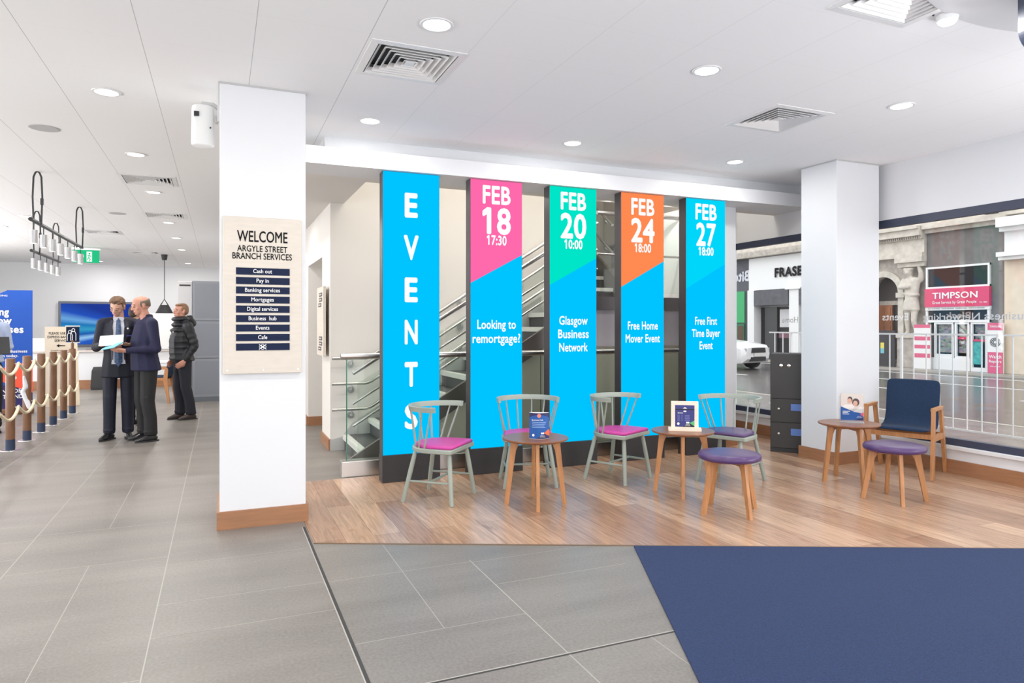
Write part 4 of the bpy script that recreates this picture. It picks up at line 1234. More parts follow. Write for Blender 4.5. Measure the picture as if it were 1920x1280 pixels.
text('TIMPSON', WHITEI, f3, (-.09, 14.40, 2.29), FACE_W, .20, 1.45, .02); text('Great Service by Great People', WHITEI, f3, (-.09, 14.42, 2.12), FACE_W, .09, 1.42, .01); text('Est 1865', WHITEI, f3, (-.09, 13.50, 2.12), FACE_W, .04, .22, .01)
fac('sub_sign', RENDER, FX - .05, 13.34, 1.91, FX + .04, 15.40, 2.02, f3)
text('KEY CUTTING   SHOE REPAIRS   ENGRAVING   WATCH REPAIRS', mat('sign_grey_ink', srgb(120, 120, 124), .5), f3, (-.06, 14.39, 1.945), FACE_W, .045, 1.8, .005)
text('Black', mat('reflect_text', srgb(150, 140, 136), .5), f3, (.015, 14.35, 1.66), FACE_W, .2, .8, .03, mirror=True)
STOCK = mat('shop_stock', srgb(110, 104, 100), .6)
def stock_mat():
    m = STOCK; nt = m.node_tree; b = nt.nodes['Principled BSDF']
    tc = nt.nodes.new('ShaderNodeTexCoord'); v = nt.nodes.new('ShaderNodeTexVoronoi'); v.inputs['Scale'].default_value = 13
    mp = nt.nodes.new('ShaderNodeMapping'); mp.inputs['Scale'].default_value = (.2, .8, 1.4)
    nt.links.new(tc.outputs['Object'], mp.inputs[0]); nt.links.new(mp.outputs[0], v.inputs['Vector'])
    hs = nt.nodes.new('ShaderNodeHueSaturation'); hs.inputs['Saturation'].default_value = .35; hs.inputs['Value'].default_value = .38
    nt.links.new(v.outputs['Color'], hs.inputs['Color']); nt.links.new(hs.outputs[0], b.inputs['Base Color'])
stock_mat()
for ya, yb in ((14.55, 15.05), (14.02, 14.38)): 
    fac('stock_display', STOCK, FX + .10, ya, .55, FX + .14, yb, 1.52, f3)
for ya, yb, za in ((14.48, 15.12, .5), (13.98, 14.44, .45), (13.44, 13.94, .12)):
    d_ = MB()
    for q in ((ya, za - .12, yb, za), (ya, 1.46, yb, 1.54), (ya, za, ya + .06, 1.5), (yb - .06, za, yb, 1.5)): d_.box(-.01 - .0015 * len(d_.bm.faces) / 6, q[0], q[1], .05, q[2], q[3])
    d_.build('door_frame' if za < .2 else 'window_frame', RENDER, f3)
fac('stock_display', STOCK, FX + .12, 13.5, .9, FX + .16, 13.88, 1.46, f3)
fac('poster', mat('poster_teal', srgb(74, 170, 166), .5, noise=.3, nscale=9), FX + .02, 13.62, .22, FX + .06, 13.88, .92, f3)
fac('pink_shelf_card', MATS['timpson_pink'], FX + .06, 14.02, .98, FX + .1, 14.38, 1.06, f3)
fac('pink_shelf_card', MATS['timpson_pink'], FX + .0, 13.52, .93, FX + .04, 13.86, .99, f3)
fac('stall_riser', RENDER, FX - .02, 13.96, 0, FX + .06, 15.35, .38, f3)
fac('lamp_bracket', INK, FX - .35, 13.05, 4.78, FX - .1, 13.4, 4.9, f3)
# pavement boards of the key shop
def board(lab, y, w_, h, x):
    t = thing('pavement_board', lab, 'sign', (x, y, 0), 0)
    MB().box(-.03, -w_ / 2, 0, .03, w_ / 2, h).build('panel', RENDER, t)
    return t
PK = mat('board_pink', srgb(216, 92, 128), .5)
b1 = board('white board with pink price bands left of the key shop doors', 15.42, .56, 1.45, FX - .15)
for z0, z1 in ((1.34, 1.45), (.93, 1.06), (.66, .78), (.36, .50)): MB().box(-.033, -.28, z0, -.028, .28, z1).build('pink_band', PK, b1)
b2 = board('pink and white board with the words Watch Repairs right of the key shop doors', 13.10, .44, 1.5, FX - .15)
MB().box(-.033, -.22, 1.28, -.028, .22, 1.5).build('pink_band', PK, b2); MB().box(-.033, -.22, 0, -.028, .22, .62).build('pink_band', PK, b2)
text('TIMPSON', WHITEI, b2, (-.036, 0, 1.36), FACE_W, .06, .32, .02); text('Watch', WHITEI, b2, (-.036, 0, .44), FACE_W, .1, .36, .02); text('Repairs', WHITEI, b2, (-.036, 0, .31), FACE_W, .08, .36, .02); text('while you wait', WHITEI, b2, (-.036, 0, .18), FACE_W, .04, .3, .01)
wt = MB()
for rr in (.05, .09, .13): wt.tube([(-.034, rr * 1.1 * math.cos(a), .92 + rr * math.sin(a)) for a in [2 * PI * k / 20 for k in range(20)]], .008, 6, closed=True)
for k in range(12): wt.bar((-.034, .05 * math.cos(k * PI / 6), .92 + .05 * math.sin(k * PI / 6)), (-.034, .13 * math.cos(k * PI / 6), .92 + .13 * math.sin(k * PI / 6)), .008, .003, (1, 0, 0))
wt.build('watch_drawing', INK, b2)
# small posters near the arch
pb = thing('notice_board', 'dark panel with a pink and a yellow-blue notice beside the arched doorway', 'sign', (FX - .1, 17.0, 0))
MB().box(0, -.52, 0, .05, .6, 1.25).build('panel', mat('panel_black', srgb(52, 48, 50), .5), pb)
MB().box(-.005, .3, .42, .0, .55, .82).build('notice', mat('notice_pink', srgb(236, 120, 190), .5), pb)
nn = MB(); nn.box(-.005, -.12, .62, 0, .02, .82); nn.mi = 1; nn.box(-.005, -.12, .45, 0, .02, .62); nn.build('notice', [mat('notice_yellow', srgb(226, 214, 96), .5), mat('notice_blue', srgb(120, 190, 200), .5)], pb)
# --- cream shop at the right
f4 = thing('shopfront', 'cream shopfront with a red and blue poster window at the right edge across the street', 'building', (FX, 0, 0))
CRS = mat('cream_stone', srgb(226, 210, 188), .7, noise=.05, nscale=4)
fac('wall', CRS, FX, 12.3, 0, FX + 2, 12.95, 3.35, f4); fac('wall', RENDER, FX, 7.0, 3.55, FX + 2, 12.95, 4.3, f4)
for zz, zt, d in ((3.35, 3.45, .3), (3.45, 3.58, .4), (4.2, 4.32, .25), (4.32, 4.6, .42)): fac('cornice', RENDER, FX - d, 7.0, zz, FX + .4, 12.95, zt, f4)
fac('poster_window', DARKG, FX + .25, 7, .6, FX + .3, 12.3, 3.35, f4)
po = MB()
po.prism([(12.25, 3.2), (12.25, 1.9), (11.85, 1.6), (11.85, 3.2)], .2, .24, 'x'); po.mi = 1; po.prism([(12.25, 1.9), (12.25, .6), (11.85, .6), (11.85, 1.6)], .2, .24, 'x'); po.mi = 2; po.box(.2, 11.4, .75, .22, 11.95, 2.2)
po.build('poster', [mat('poster_red', srgb(186, 44, 74), .5), mat('poster_blue', srgb(48, 66, 122), .5), mat('poster_grey', srgb(176, 186, 186), .5)], f4)
fac('window_sill', mat('sill_blue', srgb(62, 78, 122), .5), FX - .05, 7, .5, FX + .3, 12.3, .62, f4); fac('stall_riser', CRS, FX + .05, 7, 0, FX + .3, 12.3, .5, f4)
fac('wall', CRS, FX, 3, 0, FX + 2, 7.0, 4.3, f4)

# parked / passing white car
def car():
    t = thing('car', 'white saloon car in the road seen through the left window', 'car', (15.9, 19.75, -.06), R(14))
    CW = mat('car_white', (.8, .8, .8), .2)
    b = MB()
    # side profile sections along y (front at -Y); each ring across x
    secs = [(-2.18, .66, .38, .58, .74), (-2.05, .80, .24, .70, .82), (-1.6, .87, .2, .86, .9), (-.95, .90, .2, .94, .97), (-.5, .90, .2, .97, 1.0), (.9, .90, .2, .98, 1.0), (1.7, .88, .22, .98, 1.0), (2.15, .82, .3, .92, .95), (2.3, .74, .4, .78, .82)]
    rings = []
    for y, hw, zb, zs, zt in secs:
        rings.append([(-hw * .92, y, zb), (hw * .92, y, zb), (hw, y, zb + .16), (hw * .985, y, zs), (hw * .86, y, zt), (0, y, zt + .025), (-hw * .86, y, zt), (-hw * .985, y, zs), (-hw, y, zb + .16)])
    b.loft(rings); b.build('body', CW, t, smooth=True, sharp=28)
    cb2 = MB(); cs = [(-.95, .80, .96, .97), (-.25, .70, .98, 1.36), (.5, .69, 1.0, 1.43), (1.2, .68, 1.0, 1.38), (1.95, .74, .98, 1.0)]
    rings = [[(-hw, y, za), (hw, y, za), (hw * .86, y, zt), (0, y, zt + .03), (-hw * .86, y, zt)] for y, hw, za, zt in cs]
    cb2.loft(rings); cb2.build('cabin', mat('car_glass', srgb(58, 66, 74), .1), t, smooth=True, sharp=28)
    rf = MB(); rf.loft([[(-.60, y, z), (.60, y, z), (.56, y, z + .03), (-.56, y, z + .03)] for y, z in ((-.22, 1.36), (.5, 1.44), (1.25, 1.39))]); rf.build('roof', CW, t)
    for sx in (-1, 1):
        for y in (-1.4, 1.4):
            w_ = MB(); w_.cone((sx * .72, y, .31), (sx * .905, y, .31), .31, seg=24); o = w_.build('wheel', mat('tyre', (.03, .03, .03), .7), t)
            MB().cone((sx * .89, y, .31), (sx * .915, y, .31), .2, seg=18).build('rim', CHROME, o)
        MB().prism([(sx * .66, .60), (sx * .40, .58), (sx * .42, .68), (sx * .68, .73)], -2.17, -2.0, 'y').build('headlight', mat('headlight', (.5, .52, .55), .1), t)
        MB().prism([(sx * .62, .36), (sx * .42, .36), (sx * .42, .44), (sx * .62, .45)], -2.16, -2.0, 'y').build('fog_lamp', mat('fog_lamp', (.35, .36, .38), .2), t)
    MB().prism([(-.40, .58), (.40, .58), (.36, .74), (-.36, .74)], -2.21, -2.1, 'y').build('grille', BLACK, t)
    MB().box(-.42, -2.2, .30, .42, -2.1, .44).build('lower_grille', BLACK, t)
    MB().box(-.26, -2.23, .46, .26, -2.2, .57).build('number_plate', mat('plate', (.75, .75, .72), .5), t)
    return t
car()

# ------------------------------------------------------------------ queue posts and ropes
POSTW = mat('post_wood', srgb(116, 80, 54), .45, noise=.15, nscale=6, stretch=(6, 6, .8))
POSTB = mat('post_navy', srgb(38, 52, 80), .5)
ROPE = mat('rope_cream', srgb(226, 212, 184), .85, noise=.15, nscale=60)
def post():
    t = thing('rope_post', '', 'post')
    MB().lathe([(.046, .125), (.046, 1.035), (.042, 1.045), (.0005, 1.045)], seg=24).build('shaft', POSTW, t, smooth=True, sharp=30)
    MB().lathe([(.0465, .004), (.0465, .125)], seg=24).build('foot', POSTB, t, smooth=True)
    MB().lathe([(.0005, 0), (.095, 0), (.092, .005), (.0005, .005)], seg=28).build('floor_plate', STEEL, t)
    for z in (.97, .475):
        MB().tube([(.04, 0, z + .01), (.07, 0, z + .012), (.085, 0, z + .035)], .008, 8).build('hook', STEEL, t, smooth=True)
    return t
PY = [9.40, 10.13, 10.86, 11.57, 12.28, 12.95]
labs = ['wooden rope post nearest to the camera, leftmost of the row', 'second wooden rope post from the left, with a white cloth hanging by it', 'third wooden rope post from the left', 'fourth wooden rope post from the left', 'fifth wooden rope post from the left, in front of the cream notice board', 'last wooden rope post, under the navy queue sign']
p0_ = None
for y, lab in zip(PY, labs):
    if p0_ is None:
        p0_ = post(); p0_.location = (-2.20, y, 0); p0_['label'] = lab; p0_['group'] = 'wooden rope posts'
    else: dup(p0_, (-2.20, y, 0), 0, lab, 'wooden rope posts')
ordn = ['first', 'second', 'third', 'fourth', 'fifth', 'last']
def rope(ya, yb, z, lab):
    n = 14; L = yb - ya
    pts = [(.085 * (1 - abs(2 * i / n - 1) ** 6 * .1), L * i / n, -.11 * (1 - (2 * i / n - 1) ** 2)) for i in range(n + 1)]
    o = MB().tube(pts, .0165, 10).build('barrier_rope', ROPE, None, (-2.20, ya, z + .02), smooth=True)
    tag(o, lab, 'rope', 'cream ropes between the wooden posts')
for z, lev in ((.97, 'upper'), (.475, 'lower')):
    rope(8.67, 9.40, z, '%s cream rope running off the left edge from the nearest post' % lev)
    for i in range(5):
        rope(PY[i], PY[i + 1], z, '%s cream rope between the %s and %s wooden posts' % (lev, ordn[i], ordn[i + 1]))
# post off the edge that the nearest ropes hang from
dup(p0_, (-2.20, 8.67, 0), 0, 'wooden rope post just beyond the left edge of the picture', 'wooden rope posts')
cl = remesh([[((0, 0, .36), (.02, .03, .03)), ((.02, .0, .22), (.035, .03, .05))], [((.02, 0, .22), (.03, .025, .04)), ((-.02, .01, .14), (.03, .03, .03))], [((-.02, .01, .14), (.035, .03, .03)), ((.06, 0, -.10), (.028, .022, .02))], [((.05, .0, -.03), (.035, .02, .05)), ((.075, 0, -.13), (.02, .02, .02))]], .012, 3)
o = put('hanging_cloth', cl, mat('cloth_white', srgb(214, 216, 222), .8), None); o.location = (-2.20, 9.99, .50); o.scale = (.8, .8, .8); tag(o, 'crumpled white cloth hanging from the rope by the second post', 'cloth')

# navy queue sign on a pole above the last post
qs = thing('queue_sign', 'small navy sign with outlined figures on a pole above the last rope post', 'sign', (-2.20, 12.95, 1.045), R(12))
MB().cone((0, 0, 0), (0, 0, .14), .022, seg=14).build('pole', POSTW, qs)
MB().box(-.085, -.014, .09, .095, .014, .37).build('panel', NAVY, qs)
MB().box(-.095, -.02, .355, .105, .02, .375).box(-.095, -.02, .09, .105, .02, .108).build('clamp_rail', STEEL, qs)
fg = MB()
for dx, sc_ in ((-.035, .9), (.012, 1.0)):
    pts = [(dx - .035, -.017, .13), (dx - .035, -.017, .22 * sc_ + .02), (dx - .022, -.017, .255 * sc_ + .02), (dx + .022, -.017, .255 * sc_ + .02), (dx + .035, -.017, .22 * sc_ + .02), (dx + .035, -.017, .13)]
    fg.tube(pts, .005, 6)
    fg.tube([(dx + .02 * math.cos(a), -.017, .285 * sc_ + .017 + .024 * math.sin(a)) for a in [2 * PI * k / 14 for k in range(14)]], .005, 6, closed=True)
fg.build('figure_outline', WHITEI, qs)

# cream notice board
nb_ = thing('notice_board', 'cream free-standing board asking to use the express service, behind the posts', 'sign', (-2.55, 14.2, 0), R(10))
MB().prism([(-.27, 0), (.25, 0), (.20, 1.40), (-.27, 1.40)], -.02, .02, 'y').build('board', mat('cream_notice', srgb(236, 222, 196), .6), nb_)
for b_, z, h, wd in (('PLEASE USE OUR', 1.265, .04, .36), ('EXPRESS BANKING', 1.20, .04, .40), ('SERVICE', 1.135, .04, .2)): text(b_, INK, nb_, (-.03, -.0225, z), FACE_F, h, wd, .012)
aw = MB(); aw.prism([(-.10, 1.065), (-.06, 1.095), (-.06, 1.075), (.03, 1.07), (.03, 1.06), (-.06, 1.055), (-.06, 1.035)], -.0235, -.0215, 'y'); aw.build('arrow', INK, nb_)
text('It is quick and easy to use', INK, nb_, (-.03, -.0225, .975), FACE_F, .02, .30, .003); text('at our express machines', INK, nb_, (-.03, -.0225, .94), FACE_F, .02, .26, .003)
lg = MB()
for cx in (-.07, -.03, .01): lg.tube([(cx + .02 * math.cos(a), -.0225, .85 + .016 * math.sin(a)) for a in [2 * PI * k / 10 for k in range(10)]], .005, 5, closed=True)
lg.build('emblem', INK, nb_)

# blue roll-up banner
bn = thing('banner', 'tall blue roll-up banner with white text and an orange block at the left edge', 'banner', (-3.23, 13.2, 0), R(10))
MB().rbox(-.45, -.1, 0, .45, .1, .09, .02).build('base', mat('banner_base', srgb(120, 84, 66), .4), bn)
f = MB(); f.prism([(-.43, .09), (.43, .09), (.43, 1.99), (.10, 1.985), (.0, 1.93), (-.10, 1.985), (-.43, 1.99)], -.006, .006, 'y')
f.mi = 1; f.prism([(-.43, .09), (.43, .09), (.43, .33), (.15, .46), (-.43, .50)], -.0075, -.0065, 'y')
f.mi = 2; f.prism([(.43, .33), (.43, .86), (.0, .73), (-.1, .6), (.15, .46)], -.009, -.0065, 'y')
f.build('print', [mat('banner_blue', srgb(12, 76, 172), .5), mat('banner_navy', srgb(38, 34, 96), .5), mat('banner_orange', srgb(240, 84, 56), .5)], bn)
for b_, x, z, h, m_ in (('Helping', .12, 1.585, .12, WHITEI), ('Glasgow', .155, 1.445, .12, WHITEI), ('businesses', .31, 1.305, .12, WHITEI)):
    text(b_, m_, bn, (x, -.0105, z), FACE_F, h, {'Helping': .42, 'Glasgow': .50, 'businesses': .66}[b_], .03, 'RIGHT')
text('BUSINESS BANKING', WHITEI, bn, (.10, -.0105, 1.885), FACE_F, .025, .42, .01, 'RIGHT')
text('Speak to our Business', WHITEI, bn, (.36, -.0105, .985), FACE_F, .045, .60, .015, 'RIGHT'); text('team today.', WHITEI, bn, (.24, -.0105, .915), FACE_F, .045, .3, .015, 'RIGHT')
text('BANK OF', WHITEI, bn, (.28, -.0105, .34), FACE_F, .065, .36, .015, 'RIGHT'); text('SCOTLAND', WHITEI, bn, (.31, -.0105, .25), FACE_F, .065, .44, .015, 'RIGHT')
em = MB()
em.ball((.19, -.010, .58), (.03, .002, .03), 12)
em.box(.15, -.0105, .47, .165, -.009, .53); em.box(.15, -.0105, .64, .165, -.009, .69)
em.build('emblem', WHITEI, bn)

# wall screen
tv = thing('wall_screen', 'large wall-mounted screen showing a blue light-ray pattern, behind the two men', 'screen', (-3.12, 21.97, 1.46))
MB().rbox(-.93, -.06, -.62, .93, .0, .62, .01).build('housing', mat('tv_grey', srgb(96, 100, 112), .4), tv)
def tv_mat():
    m = bpy.data.materials.new('tv_picture'); m.use_nodes = True; nt = m.node_tree; nt.nodes.clear()
    out = nt.nodes.new('ShaderNodeOutputMaterial'); em_ = nt.nodes.new('ShaderNodeEmission'); nt.links.new(em_.outputs[0], out.inputs[0])
    tc = nt.nodes.new('ShaderNodeTexCoord'); sp = nt.nodes.new('ShaderNodeSeparateXYZ'); nt.links.new(tc.outputs['Object'], sp.inputs[0])
    a1 = nt.nodes.new('ShaderNodeMath'); a1.operation = 'ADD'; a1.inputs[1].default_value = -1.1; nt.links.new(sp.outputs[0], a1.inputs[0])
    a2 = nt.nodes.new('ShaderNodeMath'); a2.operation = 'ADD'; a2.inputs[1].default_value = .12; nt.links.new(sp.outputs[2], a2.inputs[0])
    at = nt.nodes.new('ShaderNodeMath'); at.operation = 'DIVIDE'; nt.links.new(a2.outputs[0], at.inputs[0]); nt.links.new(a1.outputs[0], at.inputs[1])
    mr = nt.nodes.new('ShaderNodeMapRange'); mr.inputs[1].default_value = -.45; mr.inputs[2].default_value = .45; nt.links.new(at.outputs[0], mr.inputs[0])
    cr = nt.nodes.new('ShaderNodeValToRGB'); e_ = cr.color_ramp.elements
    e_[0].position = 0; e_[0].color = srgb(34, 60, 150) + (1,); e_[1].position = 1; e_[1].color = srgb(30, 74, 170) + (1,)
    for p, c in ((.22, (40, 84, 190)), (.34, (110, 170, 226)), (.42, (34, 120, 186)), (.52, (60, 160, 200)), (.62, (28, 90, 176)), (.70, (150, 200, 240)), (.78, (44, 96, 196))):
        k = e_.new(p); k.color = srgb(*c) + (1,)
    nt.links.new(mr.outputs[0], cr.inputs[0]); nt.links.new(cr.outputs[0], em_.inputs[0]); em_.inputs[1].default_value = .9
    return m
MB().box(-.87, -.064, -.56, .87, -.058, .56).build('display', tv_mat(), tv)
MB().rbox(-.3, -.05, -.78, .3, 0, -.70, .01).build('sound_bar', mat('bar_rose', srgb(150, 128, 130), .5), tv)

# whiteboard panel under the pendant, posters on the wall
wbp = thing('whiteboard', 'white board standing on the ledge under the black pendant lamp', 'board', (-1.22, 17.8, .862))
MB().rbox(-.36, -.02, 0, .30, .02, .84, .004, 1).build('panel', WHITEP, wbp)
MB().box(-.36, -.035, 0, .30, -.018, .02).build('pen_tray', STEEL, wbp)
MB().lathe([(.0005, 0), (.075, 0), (.075, .012), (.0005, .012)], seg=24).build('round_badge', mat('badge_terracotta', srgb(190, 140, 120), .5), wbp, loc=(-.30, -.02, .38)).rotation_euler = (R(90), 0, 0)

# table and chairs at the back
bt = thing('cafe_table', 'small white-topped table between the back chairs, half hidden by the men', 'table', (-1.05, 14.75, 0))
MB().rbox(-.55, -.3, .70, .30, .3, .735, .01).build('tabletop', WHITEP, bt)
for x, y in ((-.5, -.25), (.25, -.25), (-.5, .25), (.25, .25)): MB().cone((x, y, 0), (x * .95, y * .95, .70), .022, .026, 10).build('leg', OAK, bt)
def wood_chair(lab, loc, rz):
    t = thing('side_chair', lab, 'chair', loc, rz, 'blue and oak side chairs at the back')
    for sx in (-1, 1):
        MB().bar((sx * .24, -.22, 0), (sx * .24, -.20, .46), .03, .05, (0, 1, 0)).build('front_leg', OAK, t)
        MB().loft([[(sx * .24 + a, y - b, z) for a, b in ((-.016, -w_), (.016, -w_), (.016, w_), (-.016, w_))] for y, z, w_ in ((.26, 0, .018), (.20, .42, .035), (.22, .62, .028))]).build('rear_leg', OAK, t)
        MB().bar((sx * .24, -.21, .44), (sx * .24, .20, .44), .03, .05).build('side_rail', OAK, t)
        MB().bar((sx * .24, -.22, .63), (sx * .24, .24, .63), .035, .03).build('armrest', OAK, t)
    MB().rbox(-.23, -.23, .43, .23, .2, .49, .02).build('seat_cushion', NAVYF, t)
    b = MB(); b.loft([[(x, y + dy, z) for x, dy in ((-.23, 0), (-.1, .03), (.1, .03), (.23, 0), (.23, .04), (.1, .07), (-.1, .07), (-.23, .04))] for y, z in ((.17, .48), (.24, .74), (.25, .78))]); b.build('backrest', NAVYF, t, smooth=True, sharp=40)
    return t
ca = wood_chair('blue and oak chair behind the man in the navy jumper', (-1.08, 14.25, 0), R(-100))
dup(ca, (-1.74, 15.3, 0), R(100), 'blue and oak chair glimpsed between the legs of the suited man')
ba = MB(); ba.loft([[(x * s, y * s, z) for x, y in ((-.17, -.09), (.17, -.09), (.17, .09), (-.17, .09))] for z, s in ((0, 1), (.05, 1.06), (.35, .95), (.42, .8))])
o = ba.build('bag', BLACKM, None, (-2.42, 17.5, .0)); o.scale = (1.1, 1.1, 1.2); tag(o, 'black bag standing by the low partition, left of the suited man', 'bag')
ea = thing('easel', 'thin black easel leg structure between the third and fourth rope posts', 'easel', (-2.88, 14.5, 0))
for a, b_ in (((.02, -.1, 0), (.13, 0, .8)), ((.28, -.1, 0), (.17, 0, .8)), ((.15, .25, 0), (.15, 0, .8))): MB().cone(a, b_, .014, seg=8).build('leg', BLACK, ea)
# small wall print above the ledge
wp = thing('wall_notice', 'pale white notice with faint print on the ledge behind the ropes', 'sign', (-3.55, 17.84, .862))
MB().box(-.4, -.01, 0, .38, .01, .28).build('sheet', mat('notice_white', (.8, .8, .8), .5), wp)
ll = MB()
for z, a, b_ in ((.23, -.3, .25), (.19, -.3, .1), (.13, -.32, -.2), (.08, -.1, .1)): ll.box(a, -.0125, z - .006, b_, -.0105, z + .006)
ll.build('print_lines', mat('print_faint', (.6, .6, .6), .5), wp)

# ------------------------------------------------------------------ people
SKIN = mat('skin', srgb(196, 154, 134), .55); SKINP = mat('skin_pink', srgb(194, 140, 120), .55)
def V(*a): return Vector(a)
def hand(P, wrist, direc, palm_n, side, curl=.5, sc=1.0):
    """palm plus five separate bent fingers; side = +1 puts the thumb along +lateral"""
    d = Vector(direc).normalized(); n_ = Vector(palm_n); n_ = (n_ - d * n_.dot(d)).normalized(); l = n_.cross(d) * side
    w0 = Vector(wrist)
    c0, c1 = w0 + d * .02 * sc, w0 + d * .085 * sc
    P.append([(c0 + l * .018, .017), (c0 - l * .018, .016), (c1 + l * .030, .0135), (c1 - l * .030, .0125)])
    P.append([(w0 - d * .03, .027), (w0 + d * .02, .022)])
    for k, (off, ln) in enumerate(((.031, .072), (.011, .082), (-.010, .076), (-.030, .060))):
        b = w0 + d * (.088 if k < 3 else .082) * sc + l * off
        a1 = curl * .7; a2 = curl * 1.6
        m = b + (d * math.cos(a1) + n_ * math.sin(a1)) * ln * .5 + l * off * .12
        t_ = m + (d * math.cos(a2) + n_ * math.sin(a2)) * ln * .5
        P.append([(b, .0095), (m, .0088)]); P.append([(m, .0088), (t_, .0072)])
    b = w0 + d * .03 + l * .030; m = b + (d * .55 + l * .6 + n_ * .35).normalized() * .042; t_ = m + (d * .9 + n_ * .45 - l * .05).normalized() * .034
    P.append([(b, .0125), (m, .0105)]); P.append([(m, .0105), (t_, .0085)])

def person(label, loc, rz, H=1.78, arms=None, legs=None, head=(0, 0, 0), skin=None, top=None, trousers=None, hair=None, shoe=None, heavy=0.0, neck_fwd=0.0, top_kind='jacket', bald=False, hairstyle='short', hem=.80, puff=False, looking_down=False):
    t = thing('person', label, 'person', loc, rz)
    k = H / 1.76
    t.scale = (k, k, k)
    sk = skin or SKIN
    P = []
    # trunk of the body, under the clothes
    P.append([(V(0, .0, .93), (.135, .09, .09)), (V(0, 0, 1.10), (.125, .085, .08))]); P.append([(V(0, 0, 1.10), (.125, .085, .08)), (V(0, 0, 1.33), (.145, .10, .10))])
    P.append([(V(-.15, 0, 1.42), .05), (V(.15, 0, 1.42), .05)])
    nk = V(0, -.01 - neck_fwd * .5, 1.55)
    P.append([(V(0, .015, 1.44), (.066, .062, .05)), (nk, (.055, .058, .05))])
    # head
    Hm = Matrix.Translation(V(0, -neck_fwd, 1.545)) @ Euler((head[0], head[1], head[2]), 'XYZ').to_matrix().to_4x4() @ Matrix.Translation(V(0, neck_fwd * 0, -1.565))
    def h(x, y, z): return Hm @ V(x, y, z)
    def E_(c, r): return (h(*c), r)
    P.append([E_((0, .02, 1.678), (.074, .088, .096)), E_((0, -.01, 1.69), (.070, .080, .084))])
    P.append([E_((0, -.035, 1.665), (.062, .055, .06)), E_((0, -.045, 1.60), (.047, .046, .035)), E_((0, -.058, 1.572), (.026, .024, .018))])
    P.append([E_((0, .0, 1.62), (.058, .06, .05)), E_((0, .01, 1.55), (.052, .054, .04))])
    P.append([E_((-.034, -.080, 1.684), .014), E_((.034, -.080, 1.684), .014)])                       # brow
    P.append([E_((0, -.088, 1.675), .010), E_((0, -.108, 1.640), .0135)]); P.append([E_((-.014, -.094, 1.634), .009), E_((.014, -.094, 1.634), .009)])
    for s in (-1, 1):
        P.append([E_((s * .040, -.060, 1.638), (.020, .018, .018))])                                    # cheek
        P.append([E_((s * .076, .012, 1.668), (.010, .018, .020)), E_((s * .077, .006, 1.635), (.009, .012, .014))])   # ear
    P.append([E_((-.016, -.086, 1.606), .0085), E_((.016, -.086, 1.606), .0085)]); P.append([E_((-.012, -.084, 1.596), .0085), E_((.012, -.084, 1.596), .0085)])
    P.append([E_((0, -.078, 1.575), (.018, .014, .013))])
    # arms
    A = arms
    for s, key in ((-1, 'R'), (1, 'L')):
        sh, el, wr, hd, pn, cu = A[key]
        P.append([(V(*sh), .048), (V(*el), .038)]); P.append([(V(*el), .038), (V(*wr), .026)])
        hand(P, wr, hd, pn, -s if True else s, cu)
    # legs
    for s, key in ((-1, 'R'), (1, 'L')):
        hp, kn, an, toe = legs[key]
        P.append([(V(*hp), .078), (V(*kn), .052)]); P.append([(V(*kn), .052), (V(*an), .036)])
        P.append([(V(*an), .034), (V(an[0], an[1], .06), .03)])
    put('body', remesh(P, .0065, 3), sk, t)
    # trousers
    T = []
    wz = 1.0
    T.append([(V(0, .0, wz), (.155 + heavy * .6, .112 + heavy, .06)), (V(0, .01, .90), (.160 + heavy * .5, .115 + heavy * .5, .07))])
    for key in 'RL':
        hp, kn, an, toe = legs[key]
        hp, kn, an = V(*hp), V(*kn), V(*an)
        T.append([(hp + V(0, .005, .0), (.086, .104, .09)), (kn, (.076, .080, .06))])
        T.append([(kn, (.076, .080, .06)), (kn.lerp(an, .5) + V(0, .012, 0), (.070, .076, .05))]); T.append([(kn.lerp(an, .5) + V(0, .012, 0), (.070, .076, .05)), (V(an.x, an.y, .085), (.068, .078, .02))])
        T.append([(V(an.x, an.y - .01, .12), (.072, .080, .012))]); T.append([(kn + V(0, .0, .04), (.079, .084, .012))])
    put('trousers', remesh(T, .011, 3), trousers, t)
    for key in 'RL':
        hp, kn, an, toe = legs[key]; an, toe = V(*an), V(*toe); d = (toe - V(an.x, an.y, toe.z)).normalized(); l = V(-d.y, d.x, 0)
        base = V(an.x, an.y, 0)
        Sx = [[(base - d * .045 + V(0, 0, .04), (.036, .036, .036)), (base + d * .02 + V(0, 0, .07), (.036, .04, .04)), (base + d * .09 + V(0, 0, .038), (.042, .042, .034)), (base + d * .155 + V(0, 0, .026), (.030, .030, .022))]]
        o = put('shoe', remesh(Sx, .008, 3), shoe, t)
        so = MB(); so.loft([[base + d * a + l * b + V(0, 0, z) for a, b in ((-.085, -.028), (-.05, -.038), (.09, -.047), (.15, -.034), (.187, 0), (.15, .034), (.09, .047), (-.05, .038), (-.085, .028))] for z in (.001, .016)])
        so.build('sole', BLACKM, o)
    # upper garment
    J = []
    hv = heavy
    J.append([(V(0, .0, 1.39), (.175, .115, .08)), (V(0, -.012 - hv * .4, 1.22), (.172 + hv * .5, .128 + hv, .10))])
    J.append([(V(0, -.012 - hv * .4, 1.22), (.172 + hv * .5, .128 + hv, .10)), (V(0, -.01 - hv * .4, 1.04), (.168 + hv * .7, .130 + hv, .08))])
    J.append([(V(0, -.01 - hv * .4, 1.04), (.168 + hv * .7, .130 + hv, .08)), (V(0, .005, hem), (.202 + hv * .6, .150 + hv * .8, .02))])
    J.append([(V(-.165, .005, 1.43), .062), (V(0, .015, 1.455), (.09, .075, .055)), (V(.165, .005, 1.43), .062)])
    J.append([(V(0, .025, 1.475), (.078, .066, .035))])
